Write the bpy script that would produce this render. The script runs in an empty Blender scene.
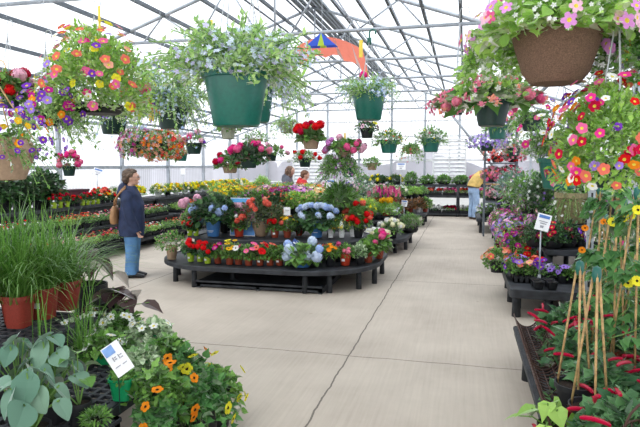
import bpy, math, random
import numpy as np
from mathutils import Vector, Matrix, Euler

random.seed(7); rng = np.random.default_rng(7)
PI = math.pi
COL = bpy.context.scene.collection

# ------------------------------------------------------------------ camera frame
FPX, HY, VX, EYE = 570.0, 165.0, 465.0, 1.66
pitch = math.atan((213.5 - HY) / FPX)
yaw = math.atan((VX - 320) / (FPX / math.cos(pitch)))
_cp, _sp, _cy, _sy = math.cos(pitch), math.sin(pitch), math.cos(yaw), math.sin(yaw)
FW = (-_sy * _cp, _cy * _cp, -_sp); RT = (_cy, _sy, 0.0); UP = (-_sy * _sp, _cy * _sp, _cp)
def ray(px, py):
    a = (px - 320) / FPX; b = (213.5 - py) / FPX
    return [FW[i] + a * RT[i] + b * UP[i] for i in range(3)]
def onz(px, py, z):                       # point of a horizontal surface
    d = ray(px, py); t = (z - EYE) / d[2]; return (d[0] * t, d[1] * t, z)
def ony(px, py, Y):                       # point at a given distance down the house
    d = ray(px, py); t = Y / d[1]; return (d[0] * t, Y, EYE + d[2] * t)
def atx(px, Y, z):                        # x of a point at distance Y and height z
    x = 0.0
    for _ in range(12):
        dd = x * FW[0] + Y * FW[1] + (z - EYE) * FW[2]
        x = ((px - 320) / FPX * dd - Y * RT[1]) / RT[0]
    return x
def dep(p): return p[0] * FW[0] + p[1] * FW[1] + (p[2] - EYE) * FW[2]
def mpp(p): return dep(p) / FPX           # metres a pixel of the frame covers there

# ------------------------------------------------------------------ materials
MATS = {}
def _new(name):
    m = bpy.data.materials.new(name); m.use_nodes = True
    nt = m.node_tree; nt.nodes.clear(); return m, nt
def simple(name, col, rough=.55, metal=0., bump=0., bscale=60., var=0.06, spec=.4, vscale=9.):
    if name in MATS: return MATS[name]
    m, nt = _new(name); N, L = nt.nodes, nt.links
    out = N.new('ShaderNodeOutputMaterial'); b = N.new('ShaderNodeBsdfPrincipled')
    b.inputs['Roughness'].default_value = rough; b.inputs['Metallic'].default_value = metal
    b.inputs['Specular IOR Level'].default_value = spec
    tc = N.new('ShaderNodeTexCoord'); nz = N.new('ShaderNodeTexNoise'); nz.inputs['Scale'].default_value = vscale
    L.new(tc.outputs['Object'], nz.inputs['Vector'])
    rp = N.new('ShaderNodeValToRGB')
    rp.color_ramp.elements[0].position = .3; rp.color_ramp.elements[1].position = .7
    rp.color_ramp.elements[0].color = tuple(c * (1 - var * 2) for c in col) + (1,)
    rp.color_ramp.elements[1].color = tuple(min(1, c * (1 + var * 2)) for c in col) + (1,)
    L.new(nz.outputs['Fac'], rp.inputs['Fac']); L.new(rp.outputs['Color'], b.inputs['Base Color'])
    if bump:
        n2 = N.new('ShaderNodeTexNoise'); n2.inputs['Scale'].default_value = bscale
        L.new(tc.outputs['Object'], n2.inputs['Vector'])
        bp = N.new('ShaderNodeBump'); bp.inputs['Strength'].default_value = bump; bp.inputs['Distance'].default_value = .01
        L.new(n2.outputs['Fac'], bp.inputs['Height']); L.new(bp.outputs['Normal'], b.inputs['Normal'])
    L.new(b.outputs[0], out.inputs['Surface']); MATS[name] = m; return m
def leafy(name, lo, hi, trans=.3, gloss=.12):
    """leaf / petal tissue: colour varies leaf by leaf, some light passes through"""
    if name in MATS: return MATS[name]
    m, nt = _new(name); N, L = nt.nodes, nt.links
    out = N.new('ShaderNodeOutputMaterial')
    g = N.new('ShaderNodeNewGeometry'); rp = N.new('ShaderNodeValToRGB')
    rp.color_ramp.elements[0].color = tuple(lo) + (1,); rp.color_ramp.elements[1].color = tuple(hi) + (1,)
    L.new(g.outputs['Random Per Island'], rp.inputs['Fac'])
    d = N.new('ShaderNodeBsdfDiffuse'); t = N.new('ShaderNodeBsdfTranslucent'); mx = N.new('ShaderNodeMixShader')
    mx.inputs[0].default_value = trans
    L.new(rp.outputs['Color'], d.inputs['Color']); L.new(rp.outputs['Color'], t.inputs['Color'])
    L.new(d.outputs[0], mx.inputs[1]); L.new(t.outputs[0], mx.inputs[2])
    gl = N.new('ShaderNodeBsdfGlossy'); gl.inputs['Roughness'].default_value = .45; gl.inputs['Color'].default_value = (1, 1, 1, 1)
    m2 = N.new('ShaderNodeMixShader')
    fr = N.new('ShaderNodeFresnel'); fr.inputs['IOR'].default_value = 1.35
    ml = N.new('ShaderNodeMath'); ml.operation = 'MULTIPLY'; ml.inputs[1].default_value = gloss * 6
    L.new(fr.outputs[0], ml.inputs[0]); L.new(ml.outputs[0], m2.inputs[0])
    L.new(mx.outputs[0], m2.inputs[1]); L.new(gl.outputs[0], m2.inputs[2])
    L.new(m2.outputs[0], out.inputs['Surface']); MATS[name] = m; return m

G_MID = leafy('leaf_mid_green', (.06, .17, .03), (.24, .46, .09))
G_DARK = leafy('leaf_dark_green', (.018, .07, .02), (.07, .18, .045))
G_LIME = leafy('leaf_lime', (.20, .42, .06), (.52, .78, .18), .45)
G_PALE = leafy('leaf_pale_green', (.26, .48, .13), (.58, .78, .30), .4)
G_GRAY = leafy('leaf_grey_green', (.10, .22, .15), (.25, .40, .28))
G_GRASS = leafy('leaf_grass', (.07, .19, .03), (.22, .42, .09), .4, .02)
G_VAR = leafy('leaf_variegated', (.12, .28, .07), (.75, .85, .60))
G_BRONZE = leafy('leaf_bronze', (.035, .012, .015), (.10, .05, .04))
G_RUST = leafy('leaf_rust', (.12, .10, .03), (.40, .16, .06))
G_VINE = leafy('leaf_vine', (.045, .16, .04), (.14, .34, .09))
STEM = simple('stem_green', (.16, .30, .07), .6)
def petal(n, c, v=.3, tr=.35): return leafy('petal_' + n, tuple(x * (1 - v) for x in c), tuple(min(1, x * (1 + v * .4)) for x in c), tr, .012)
P = dict(red=petal('red', (.80, .015, .02)), crimson=petal('crimson', (.62, .01, .06)), coral=petal('coral', (.95, .20, .14)),
         orange=petal('orange', (.98, .28, .02)), gold=petal('gold', (.98, .55, .03)), yellow=petal('yellow', (.98, .82, .05)),
         pink=petal('pink', (.92, .16, .38)), hot=petal('hot_pink', (.90, .05, .32)), pale=petal('pale_pink', (.95, .55, .68)),
         rose=petal('rose', (.90, .30, .42)), mag=petal('magenta', (.55, .02, .30)), purple=petal('purple', (.22, .05, .55)),
         violet=petal('violet', (.42, .25, .80)), lav=petal('lavender', (.66, .60, .92)), blue=petal('blue', (.52, .66, .98), .15),
         sky=petal('pale_blue', (.74, .83, 1.), .1), white=petal('white', (.93, .93, .90), .08), cream=petal('cream', (.93, .90, .66), .1),
         maroon=petal('maroon', (.16, .01, .05)), salmon=petal('salmon', (.97, .42, .30)), peach=petal('peach', (.97, .60, .35)),
         lilac=petal('lilac', (.75, .28, .80)), dark=petal('dark_eye', (.03, .015, .01)), throat=petal('throat', (.95, .75, .1)),
         orchid=petal('orchid', (.86, .36, .80)))
POT = dict(green=simple('plastic_dark_green', (.006, .125, .092), .32, spec=.6), black=simple('plastic_black', (.012, .013, .015), .5),
           dkgreen=simple('plastic_blackish_green', (.008, .035, .028), .4), terra=simple('plastic_terracotta', (.30, .055, .025), .5),
           red=simple('plastic_bright_red', (.52, .05, .02), .4), lime=simple('plastic_lime', (.42, .60, .04), .45),
           blue=simple('plastic_blue', (.07, .22, .52), .4), tan=simple('plastic_tan', (.38, .26, .17), .55, bump=.15),
           brown=simple('fibre_brown', (.22, .13, .085), .9, bump=.8, bscale=90, var=.2, vscale=40), olive=simple('plastic_olive', (.24, .20, .10), .6, var=.15),
           grey=simple('plastic_sage', (.30, .32, .24), .55), white=simple('plastic_white', (.80, .80, .78), .4),
           kelly=simple('plastic_kelly_green', (.01, .36, .13), .4), brick=simple('plastic_brick', (.26, .035, .02), .5))
SOIL = simple('soil', (.03, .018, .011), .95, bump=.8, bscale=120, var=.3)
BENCH = simple('bench_black_plastic', (.028, .031, .036), .6, bump=.25, bscale=40, var=.25)
WIRE = simple('galvanised_wire', (.45, .47, .48), .4, .6)
GALV = simple('galvanised_tube', (.40, .43, .46), .45, .35)
DARKM = simple('purlin_dark', (.13, .15, .17), .5, .3)
WPAINT = simple('white_paint', (.80, .80, .80), .5)
CARD = simple('card_white', (.88, .88, .88), .5, var=.02)
INKB = simple('ink_blue', (.10, .22, .55), .6); INKK = simple('ink_black', (.02, .02, .02), .6); INKG = simple('ink_grey', (.35, .35, .38), .6)
YTAG = simple('tag_yellow', (.85, .62, .08), .5)
CANE = simple('bamboo_cane', (.50, .32, .14), .6, var=.2, vscale=30)
RUSTW = simple('brown_wire', (.07, .035, .025), .6, .2)

# ------------------------------------------------------------------ mesh kernel (numpy triangle soup with materials)
class G:
    def __init__(s): s.V = []; s.T = []; s.M = []; s.n = 0
    def add(s, V, T, mi=0):
        V = np.asarray(V, float); T = np.asarray(T, int)
        s.V.append(V); s.T.append(T + s.n); s.n += len(V)
        s.M.append(np.full(len(T), mi) if np.isscalar(mi) else np.asarray(mi, int)); return s
    def arr(s): return np.concatenate(s.V), np.concatenate(s.T), np.concatenate(s.M)
    def box(s, x0, x1, y0, y1, z0, z1, mi=0):
        V = [(x, y, z) for x in (x0, x1) for y in (y0, y1) for z in (z0, z1)]
        Q = [(0, 1, 3, 2), (4, 6, 7, 5), (0, 4, 5, 1), (2, 3, 7, 6), (0, 2, 6, 4), (1, 5, 7, 3)]
        return s.add(V, [t for q in Q for t in ((q[0], q[1], q[2]), (q[0], q[2], q[3]))], mi)
    def tube(s, pts, r, seg=6, mi=0, cap=True, flat=None):
        pts = np.asarray(pts, float); n = len(pts); r = np.broadcast_to(np.asarray(r, float), (n,))
        tan = np.gradient(pts, axis=0) if n > 1 else np.array([[0, 0, 1.]])
        tan /= np.linalg.norm(tan, axis=1, keepdims=True) + 1e-9
        up = np.array([0, 0, 1.]) if abs(tan[0][2]) < .9 else np.array([1., 0, 0])
        V = []
        for i in range(n):
            a = np.cross(tan[i], up); a /= np.linalg.norm(a) + 1e-9; b = np.cross(a, tan[i]); 
            up = b
            for k in range(seg):
                t = 2 * PI * k / seg; V.append(pts[i] + r[i] * (a * math.cos(t) * (flat or 1) + b * math.sin(t)))
        T = []
        for i in range(n - 1):
            for k in range(seg):
                p, q = i * seg + k, i * seg + (k + 1) % seg
                T += [(p, q, q + seg), (p, q + seg, p + seg)]
        if cap:
            V.append(pts[0]); V.append(pts[-1]); c0, c1 = len(V) - 2, len(V) - 1
            for k in range(seg):
                T += [(c0, (k + 1) % seg, k), (c1, (n - 1) * seg + k, (n - 1) * seg + (k + 1) % seg)]
        return s.add(V, T, mi)
    def lathe(s, prof, seg=24, mi=0, sx=1., sy=1., square=0.):
        V = []; T = []; n = len(prof)
        for (r, z) in prof:
            for k in range(seg):
                t = 2 * PI * k / seg; c, si = math.cos(t), math.sin(t)
                if square:
                    q = (abs(c) ** 6 + abs(si) ** 6) ** (-1 / 6.); f = 1 + (q - 1) * square * .82
                    c *= f; si *= f
                V.append((r * c * sx, r * si * sy, z))
        for i in range(n - 1):
            for k in range(seg):
                p, q = i * seg + k, i * seg + (k + 1) % seg
                T += [(p, q, q + seg), (p, q + seg, p + seg)]
        return s.add(V, T, mi)
def mesh(name, g, mats, smooth=False):
    V, T, M = g.arr() if isinstance(g, G) else g
    me = bpy.data.meshes.new(name); n, m = len(V), len(T)
    me.vertices.add(n); me.vertices.foreach_set('co', V.astype(np.float32).ravel())
    me.loops.add(m * 3); me.loops.foreach_set('vertex_index', T.astype(np.int32).ravel())
    me.polygons.add(m); me.polygons.foreach_set('loop_start', np.arange(0, m * 3, 3, dtype=np.int32))
    me.polygons.foreach_set('loop_total', np.full(m, 3, np.int32))
    me.polygons.foreach_set('material_index', M.astype(np.int32))
    me.polygons.foreach_set('use_smooth', np.full(m, bool(smooth)))
    for x in (mats if isinstance(mats, (list, tuple)) else [mats]): me.materials.append(x)
    me.update(calc_edges=True); me.validate(); return me
def link(name, me, parent=None, loc=(0, 0, 0), rot=(0, 0, 0), sc=(1, 1, 1)):
    o = bpy.data.objects.new(name, me); COL.objects.link(o)
    o.location = loc; o.rotation_euler = rot; o.scale = sc if hasattr(sc, '__len__') else (sc, sc, sc)
    if parent is not None: o.parent = parent
    return o
def tag(o, label=None, cat=None, group=None, kind=None):
    if label: o['label'] = label
    if cat: o['category'] = cat
    if group: o['group'] = group
    if kind: o['kind'] = kind
    return o
def thing(name, label, cat, loc=(0, 0, 0), rz=0., group=None):
    o = bpy.data.objects.new(name, None); COL.objects.link(o); o.empty_display_size = .1
    o.location = loc; o.rotation_euler = (0, 0, rz); return tag(o, label, cat, group)
def part(name, g, mats, parent, smooth=False, loc=(0, 0, 0), **k): return link(name, mesh(name, g, mats, smooth), parent, loc, **k)
def struct(name, g, mats, smooth=False, parent=None):
    o = link(name, mesh(name, g, mats, smooth), parent)
    if parent is None: o['kind'] = 'structure'
    return o
ORD = ['first', 'second', 'third', 'fourth', 'fifth', 'sixth', 'seventh', 'eighth', 'ninth', 'tenth', 'eleventh', 'twelfth', 'thirteenth',
       'fourteenth', 'fifteenth', 'sixteenth', 'seventeenth', 'eighteenth', 'nineteenth', 'twentieth'] + ['twenty-' + w for w in
       ['first', 'second', 'third', 'fourth', 'fifth', 'sixth', 'seventh', 'eighth', 'ninth']] + ['thirtieth'] + ['thirty-' + w for w in ['first', 'second', 'third', 'fourth', 'fifth', 'sixth']]

# ------------------------------------------------------------------ leaf and flower templates
def blade(widths, droop=.25, fold=.18):
    """a leaf of unit length along +y: centre rib and two edges, folded and drooping"""
    n = len(widths); V = []; T = []
    for i, w in enumerate(widths):
        t = i / (n - 1.); z = -droop * t * t
        V += [(0, t, z), (-w, t, z + fold * w), (w, t, z + fold * w)]
    for i in range(n - 1):
        a, b = i * 3, i * 3 + 3
        T += [(a, b, b + 1), (a, b + 1, a + 1), (a, a + 2, b + 2), (a, b + 2, b)]
    return np.array(V, float), np.array(T), np.zeros(len(T), int)
def rosette(n, inner, lobes, lift=.12, throat=True, notch=.75):
    """flower of unit radius facing +z"""
    V = [(0, 0, -.18)]; T = []; M = []
    k = lobes * 4
    for i in range(k):
        a = 2 * PI * i / k; V.append((.28 * math.cos(a), .28 * math.sin(a), 0))
    for i in range(k):
        a = 2 * PI * i / k; ph = (i % 4) / 4.; r = notch + (1 - notch) * math.sin(PI * ph) ** .6 if ph else notch
        V.append((r * math.cos(a), r * math.sin(a), lift))
    for i in range(k):
        j = (i + 1) % k
        T.append((0, 1 + i, 1 + j)); M.append(1 if throat else 0)
        T += [(1 + i, 1 + k + i, 1 + k + j), (1 + i, 1 + k + j, 1 + j)]; M += [0, 0]
    return np.array(V, float), np.array(T), np.array(M)
def daisy(n=9, eye=.28, w=.3, cup=.1):
    V = []; T = []; M = []
    for i in range(n):
        a = 2 * PI * i / n; c, s = math.cos(a), math.sin(a); b = len(V)
        for (r, q, z) in ((.12, 0, 0), (.6, -w, cup * .6), (.6, w, cup * .6), (.97, -w * .55, cup), (.97, w * .55, cup)):
            V.append((r * c - q * s, r * s + q * c, z + .01 * (i % 2)))
        T += [(b, b + 1, b + 2), (b + 1, b + 3, b + 4), (b + 1, b + 4, b + 2)]; M += [0, 0, 0]
    b = len(V); V.append((0, 0, .16))
    for i in range(8): V.append((eye * math.cos(i * PI / 4), eye * math.sin(i * PI / 4), .05))
    for i in range(8): T.append((b, b + 1 + i, b + 1 + (i + 1) % 8)); M.append(1)
    return np.array(V, float), np.array(T), np.array(M)
def star(n=5, w=.3):
    V = [(0, 0, 0)]; T = []
    for i in range(n):
        a = 2 * PI * i / n; c, s = math.cos(a), math.sin(a); b = len(V)
        for (r, q, z) in ((.55, -w, .06), (1, 0, .1), (.55, w, .06)): V.append((r * c - q * s, r * s + q * c, z))
        T += [(0, b, b + 1), (0, b + 1, b + 2)]
    return np.array(V, float), np.array(T), np.zeros(len(T), int)
def frames(D, upj=.35, r=rng):
    """rotation matrices whose y axis is D and whose z axis leans to the sky"""
    D = D / (np.linalg.norm(D, axis=1, keepdims=True) + 1e-9)
    up = np.tile([0, 0, 1.], (len(D), 1)) + r.normal(0, upj, (len(D), 3))
    X = np.cross(D, up); X /= np.linalg.norm(X, axis=1, keepdims=True) + 1e-9
    Z = np.cross(X, D); return np.stack([X, D, Z], 2)
def framez(D, r=rng):
    """rotation matrices whose z axis is D, random spin"""
    D = D / (np.linalg.norm(D, axis=1, keepdims=True) + 1e-9)
    a = r.normal(0, 1, (len(D), 3)); X = np.cross(D, a); X /= np.linalg.norm(X, axis=1, keepdims=True) + 1e-9
    return np.stack([X, np.cross(D, X), D], 2)
def scat(g, tpl, R, pos, size, mi=None):
    V, T, M = tpl; N = len(pos)
    size = np.broadcast_to(np.asarray(size, float), (N,))
    W = np.einsum('nij,vj->nvi', R, V) * size[:, None, None] + np.asarray(pos)[:, None, :]
    TT = T[None] + (np.arange(N) * len(V))[:, None, None]
    g.add(W.reshape(-1, 3), TT.reshape(-1, 3), np.tile(M if mi is None else np.full(len(T), mi), N)); return g
LEAF = dict(oval=blade([.04, .26, .0]), oval3=blade([.03, .27, .24, .0], .3), lance=blade([.03, .13, .0]), wide=blade([.05, .34, .46, .36, 0.], .35, .25),
            heart=blade([.30, .48, .36, .14, 0], .3, .2), round=blade([.10, .34, .46, .48, .42, .28, .05], .25, .25), needle=blade([.05, .05, 0], .1, 0),
            ivy=blade([.18, .42, .2, .22, 0], .2, .2))
def dirs(n, zmin, r):
    out = []
    while len(out) < n:
        v = r.normal(0, 1, 3); v /= np.linalg.norm(v)
        if v[2] > zmin: out.append(v)
    return np.array(out)
CACHE = {}; VAR = {}
def variant(key, k=3):
    VAR[key] = VAR.get(key, -1) + 1; return VAR[key] % k
def f_mound(leaf, ls, n, zmin, mats, v, q=1.):
    key = ('mound', leaf, ls, n, zmin, mats.name, v, q)
    if key in CACHE: return CACHE[key]
    r = np.random.default_rng(n * 7 + v * 13 + int(ls * 1000))
    g = G(); D = dirs(n, zmin, r); rad = r.uniform(.35, 1., n) ** .6 * (1 + .13 * np.sin(D[:, 0] * 5 + v) * np.cos(D[:, 1] * 4))
    pos = D * rad[:, None] * (1 - ls * .5) * np.array([1, 1, q])
    dd = D * .8 + np.array([0, 0, .25]) + r.normal(0, .45, (n, 3))
    scat(g, LEAF[leaf], frames(dd, .35, r), pos, ls * r.uniform(.7, 1.25, n))
    m = mesh('foliage', g, mats); CACHE[key] = m; return m
def f_carpet(leaf, ls, n, mats, v, w, d, h):
    """foliage over a rectangle, in metres"""
    key = ('carpet', leaf, ls, n, mats.name, v, w, d, h)
    if key in CACHE: return CACHE[key]
    r = np.random.default_rng(n * 7 + v * 13 + int(ls * 1000)); g = G()
    p = r.uniform(-.5, .5, (n, 3)); bump = .75 + .25 * np.cos(p[:, 0] * 6 * PI) * np.cos(p[:, 1] * 4 * PI)
    p[:, 2] = bump * r.uniform(.15, .85, n); p *= np.array([w, d, h])
    dd = np.stack([r.normal(0, 1, n) + p[:, 0], r.normal(0, 1, n) + p[:, 1], r.uniform(.1, 1.6, n)], 1)
    scat(g, LEAF[leaf], frames(dd, .35, r), p, ls * r.uniform(.7, 1.2, n)); m = mesh('foliage', g, mats); CACHE[key] = m; return m
def f_spray(leaf, ls, n, grav, mats, v, per=16, up=.5, stem=.006, q=1., core=0):
    """thin stems that rise and arch over, small leaves along them; fits a unit ball"""
    key = ('spray', leaf, ls, n, grav, mats.name, v, per, up, q, core); Q = np.array([1, 1, q])
    if key in CACHE: return CACHE[key]
    r = np.random.default_rng(n * 5 + v * 17 + per); g = G(); PS = []; DS = []; tips = []
    for i in range(n):
        a = r.uniform(0, 2 * PI); e = r.uniform(.1, 1) ** .7
        d = np.array([math.cos(a) * e, math.sin(a) * e, up + r.uniform(-.3, .6)]); d /= np.linalg.norm(d) * (1.0 / r.uniform(.6, 1.15))
        t = np.linspace(0, 1, 6)[:, None]; base = np.array([math.cos(a), math.sin(a), 0]) * .15 * e
        C = base + d * t + np.array([0, 0, -grav * (.5 + e)]) * t ** 2
        g.tube(C * Q, stem, 3, 1, False)
        for k in range(per):
            u = .15 + .85 * (k + r.uniform(0, 1)) / per; p = base + d * u + np.array([0, 0, -grav * (.5 + e)]) * u * u
            PS.append(p + r.normal(0, .012, 3)); DS.append(d * .5 + r.normal(0, .7, 3) + np.array([0, 0, .1])); tips.append(u)
    PS = np.array(PS) * Q
    if core:
        cd = dirs(core, -.1, r); scat(g, LEAF[leaf], frames(cd + r.normal(0, .5, (core, 3)), .4, r), cd * Q * r.uniform(.1, .62, core)[:, None], ls * r.uniform(.8, 1.4, core))
    scat(g, LEAF[leaf], frames(np.array(DS), .4, r), PS, ls * r.uniform(.6, 1.2, len(PS)))
    m = mesh('foliage', g, [mats, STEM]); CACHE[key] = (m, PS); return CACHE[key]
def f_grass(n, w, spread, mats, v, seg=7, droop=.5):
    key = ('grass', n, w, spread, mats.name, v)
    if key in CACHE: return CACHE[key]
    r = np.random.default_rng(n + v * 31); V = []; T = []
    for i in range(n):
        a = r.uniform(0, 2 * PI); rad = r.uniform(0, .16); b = np.array([math.cos(a) * rad, math.sin(a) * rad, 0])
        a2 = a + r.normal(0, .9); out = r.uniform(.08, 1.15) ** .8 * spread; h = r.uniform(.5, 1.08) * (1 - .25 * out); side = np.array([-math.sin(a2), math.cos(a2), 0]) * w
        s0 = len(V)
        for k in range(seg):
            t = k / (seg - 1.)
            p = b + np.array([math.cos(a2), math.sin(a2), 0]) * out * t ** 1.4 + np.array([0, 0, h * (t - droop * out * t ** 3) + .0]) + np.array([math.cos(i * 1.7), math.sin(i * 1.7), 0]) * .10 * math.sin(t * 3 + i)
            ww = side * (1 - t ** 2.5) * (.7 + .3 * t); V += [p - ww, p + ww]
        for k in range(seg - 1): q = s0 + 2 * k; T += [(q, q + 1, q + 3), (q, q + 3, q + 2)]
    m = mesh('blades', (np.array(V), np.array(T), np.zeros(len(T), int)), mats); CACHE[key] = m; return m
def f_stalk(leaf, ls, n, mats, v, up=.5, stem=.018):
    """big leaves each on its own stalk from the crown"""
    key = ('stalk', leaf, ls, n, mats.name, v, up)
    if key in CACHE: return CACHE[key]
    r = np.random.default_rng(n * 3 + v * 11); g = G(); ps = []; ds = []
    for i in range(n):
        a = i * 2.399 + r.uniform(-.3, .3); e = (i + .7) / n
        tip = np.array([math.cos(a) * e * .8, math.sin(a) * e * .8, up * (1.25 - e * .75) + r.uniform(-.08, .1)])
        mid = tip * .5 + np.array([0, 0, .12]); g.tube([(0, 0, 0), mid, tip], stem, 4, 1, False)
        ps.append(tip - np.array([math.cos(a), math.sin(a), 0]) * ls * .2); ds.append([math.cos(a), math.sin(a), r.uniform(-.35, .3) if leaf == 'wide' else r.uniform(-1.1, .0)])
    scat(g, LEAF[leaf], frames(np.array(ds), .25, r), np.array(ps), ls * r.uniform(.75, 1.15, n))
    m = mesh('leaves', g, [mats, STEM]); CACHE[key] = m; return m
def f_tree(leaf, ls, n, mats, v):
    """upright leafy stems"""
    key = ('tree', leaf, ls, n, mats.name, v)
    if key in CACHE: return CACHE[key]
    r = np.random.default_rng(n + v * 5); g = G(); ps = []; ds = []; S = max(5, n // 22)
    for i in range(S):
        a = i * 2.399; e = math.sqrt((i + .3) / S); top = np.array([math.cos(a) * e * .62, math.sin(a) * e * .62, r.uniform(.75, 1.)])
        b = np.array([math.cos(a) * e * .3, math.sin(a) * e * .3, 0]); g.tube([b, (b + top) / 2 + r.normal(0, .02, 3), top], .008, 4, 1, False)
        for q in range(n // S):
            t = r.uniform(.15, 1); aa = r.uniform(0, 2 * PI); ps.append(b + (top - b) * t); ds.append([math.cos(aa), math.sin(aa), r.uniform(-.5, .7)])
    scat(g, LEAF[leaf], frames(np.array(ds), .3, r), np.array(ps), ls * r.uniform(.7, 1.2, len(ps)))
    m = mesh('foliage', g, [mats, STEM]); CACHE[key] = m; return m

def pom(n=60, fs=.36):
    D = dirs(n, -.9, np.random.default_rng(5)); g = G(); g.lathe([(.7 * math.sin(PI * i / 6) + .001, -.7 * math.cos(PI * i / 6)) for i in range(7)], 10); scat(g, star(4, .38), framez(D, np.random.default_rng(2)), D * .85, fs); return g.arr()
def spike(n=26):
    r = np.random.default_rng(8); z = np.linspace(0, 1.8, n); a = np.arange(n) * 2.4; w = .28 * (1 - z / 2.1)
    pos = np.stack([np.cos(a) * w, np.sin(a) * w, z], 1); D = np.stack([np.cos(a), np.sin(a), .4 + 0 * a], 1)
    g = G(); scat(g, star(4, .4), framez(D, r), pos, .26); return g.arr()
def tassel():
    g = G(); t = np.linspace(0, 1, 9); C = np.stack([.35 * t ** 2, t * 2 - 1, -.55 * t ** 2], 1)
    g.tube(C, .17 * np.sin(PI * (.1 + .82 * t)) ** .5 + .02, 9)
    r = np.random.default_rng(4); n = 240; k = r.uniform(.03, .97, n); a = r.uniform(0, 2 * PI, n)
    pos = np.stack([.35 * k ** 2, k * 2 - 1, -.55 * k ** 2], 1); D = np.stack([np.cos(a), 0 * a + .3, np.sin(a)], 1)
    scat(g, LEAF['needle'], frames(D, .3, r), pos, .27); return g.arr()
def drop():
    """hanging bell flower: tube and flared petals, facing down"""
    g = G(); g.lathe([(.12, .9), (.2, .5), (.26, .1)], 8); V, T, M = star(4, .3)
    g.add(V * np.array([.9, .9, 1]) + np.array([0, 0, .45]), T, 0); g.add(V * .5 + np.array([0, 0, .0]), T, 1); return g.arr()
BL = dict(petunia=rosette(0, 0, 5, .10, True, .82), impat=rosette(0, 0, 5, .04, True, .62), daisy=daisy(), marigold=daisy(14, .3, .26, .3), pansy=rosette(0, 0, 5, .05, True, .7),
          zinnia=daisy(11, .25, .3, .05), susan=daisy(5, .26, .5, .08), star=star(), pom=pom(), spike=spike(), tassel=tassel(), drop=drop(), rose=pom(30, .55))
EYE_OF = dict(petunia='throat', impat='throat', daisy='throat', marigold='gold', pansy='dark', zinnia='dark', susan='dark', star='white', drop='white')
def bloom_mesh(kind, col, eye=None):
    key = ('bloom', kind, col, eye)
    if key not in CACHE: CACHE[key] = mesh('flower', BL[kind], [P[col], P[eye or EYE_OF.get(kind, 'throat')]])
    return CACHE[key]
def bloom_mass(kind, cols, n, size, zmin, v, form='mound', eye=None, pts=None, wdh=None, asp=1.):
    key = ('mass', kind, tuple(cols), n, round(size, 3), zmin, v, form, eye, wdh, asp)
    if key in CACHE: return CACHE[key]
    r = np.random.default_rng(n * 3 + v); g = G()
    if form == 'carpet':
        pos = r.uniform(-.48, .48, (n, 3)); pos[:, 2] = r.uniform(.6, 1.02, n); pos *= np.array(wdh); D = np.stack([r.normal(0, .4, n), r.normal(0, .4, n) - .25, np.ones(n)], 1)
    elif pts is not None:
        pos = pts[r.integers(0, len(pts), n)] + r.normal(0, .02, (n, 3)); D = pos + np.array([0, 0, .5]) + r.normal(0, .4, (n, 3))
    else:
        D = dirs(n, zmin, r); pos = D * r.uniform(.9, 1.05, n)[:, None] * np.array([1, 1, asp]); D = D + r.normal(0, .25, D.shape)
    K = len(cols); w = r.integers(0, K, n); mats = [P[c] for c in cols] + [P[eye or EYE_OF.get(kind, 'throat')]]
    V, T, M = BL[kind]
    for k in range(K):
        q = w == k
        if q.any(): scat(g, (V, T, np.where(M == 0, k, K)), framez(D[q], r), pos[q], size * r.uniform(.8, 1.2, q.sum()))
    m = mesh('flowers', g, mats); CACHE[key] = m; return m

# ------------------------------------------------------------------ pots
def pot_mesh(style, mat, r, h):
    key = ('pot', style, mat, round(h / r, 1))
    if key in CACHE: return CACHE[key]
    k = round(h / r, 1); g = G(); seg = 28; sq = 0
    if style == 'basket':  prof = [(0, 0), (.62, 0), (.68, .04 * k), (.90, .86 * k), (.98, .87 * k), (1., k), (.94, k), (.84, .8 * k), (0, .8 * k)]
    elif style == 'bowl':  prof = [(0, 0), (.60, 0), (.66, .02 * k), (.97, .62 * k), (1.0, .66 * k), (1., .74 * k), (.96, .78 * k), (.82, .97 * k), (.84, k), (.78, k), (.74, .85 * k), (0, .85 * k)]
    elif style == 'square': prof = [(0, 0), (.70, 0), (.92, .88 * k), (1, .88 * k), (1, k), (.94, k), (.86, .8 * k), (0, .8 * k)]; sq = 1
    elif style == 'dish': prof = [(0, 0), (.8, 0), (1, .5 * k), (.98, k), (.92, k), (.9, .8 * k), (0, .8 * k)]
    elif style == 'urn': prof = [(0, 0), (.55, 0), (.75, .2 * k), (.97, .75 * k), (1., .88 * k), (.97, k), (.90, k), (.86, .85 * k), (0, .85 * k)]
    else: prof = [(0, 0), (.70, 0), (.73, .02 * k), (.92, .82 * k), (1, .83 * k), (1, k), (.93, k), (.88, .85 * k), (0, .85 * k)]
    ns = len(prof); g.lathe(prof, seg, 0, square=sq)
    V, T, M = g.arr(); M = M.copy(); M[-(seg * 2):] = 1
    m = mesh('pot', (V, T, M), [POT[mat], SOIL], smooth=False)
    m.polygons.foreach_set('use_smooth', np.ones(len(T), bool)); 
    try: m.set_sharp_from_angle(angle=math.radians(35))
    except Exception: pass
    CACHE[key] = m; return m
def put_pot(root, style, mat, r, h, z=0):
    m = pot_mesh(style, mat, r, h); k = round(h / r, 1); return link('pot', m, root, (0, 0, z), (0, 0, 0), (r, r, h / k))
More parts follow.
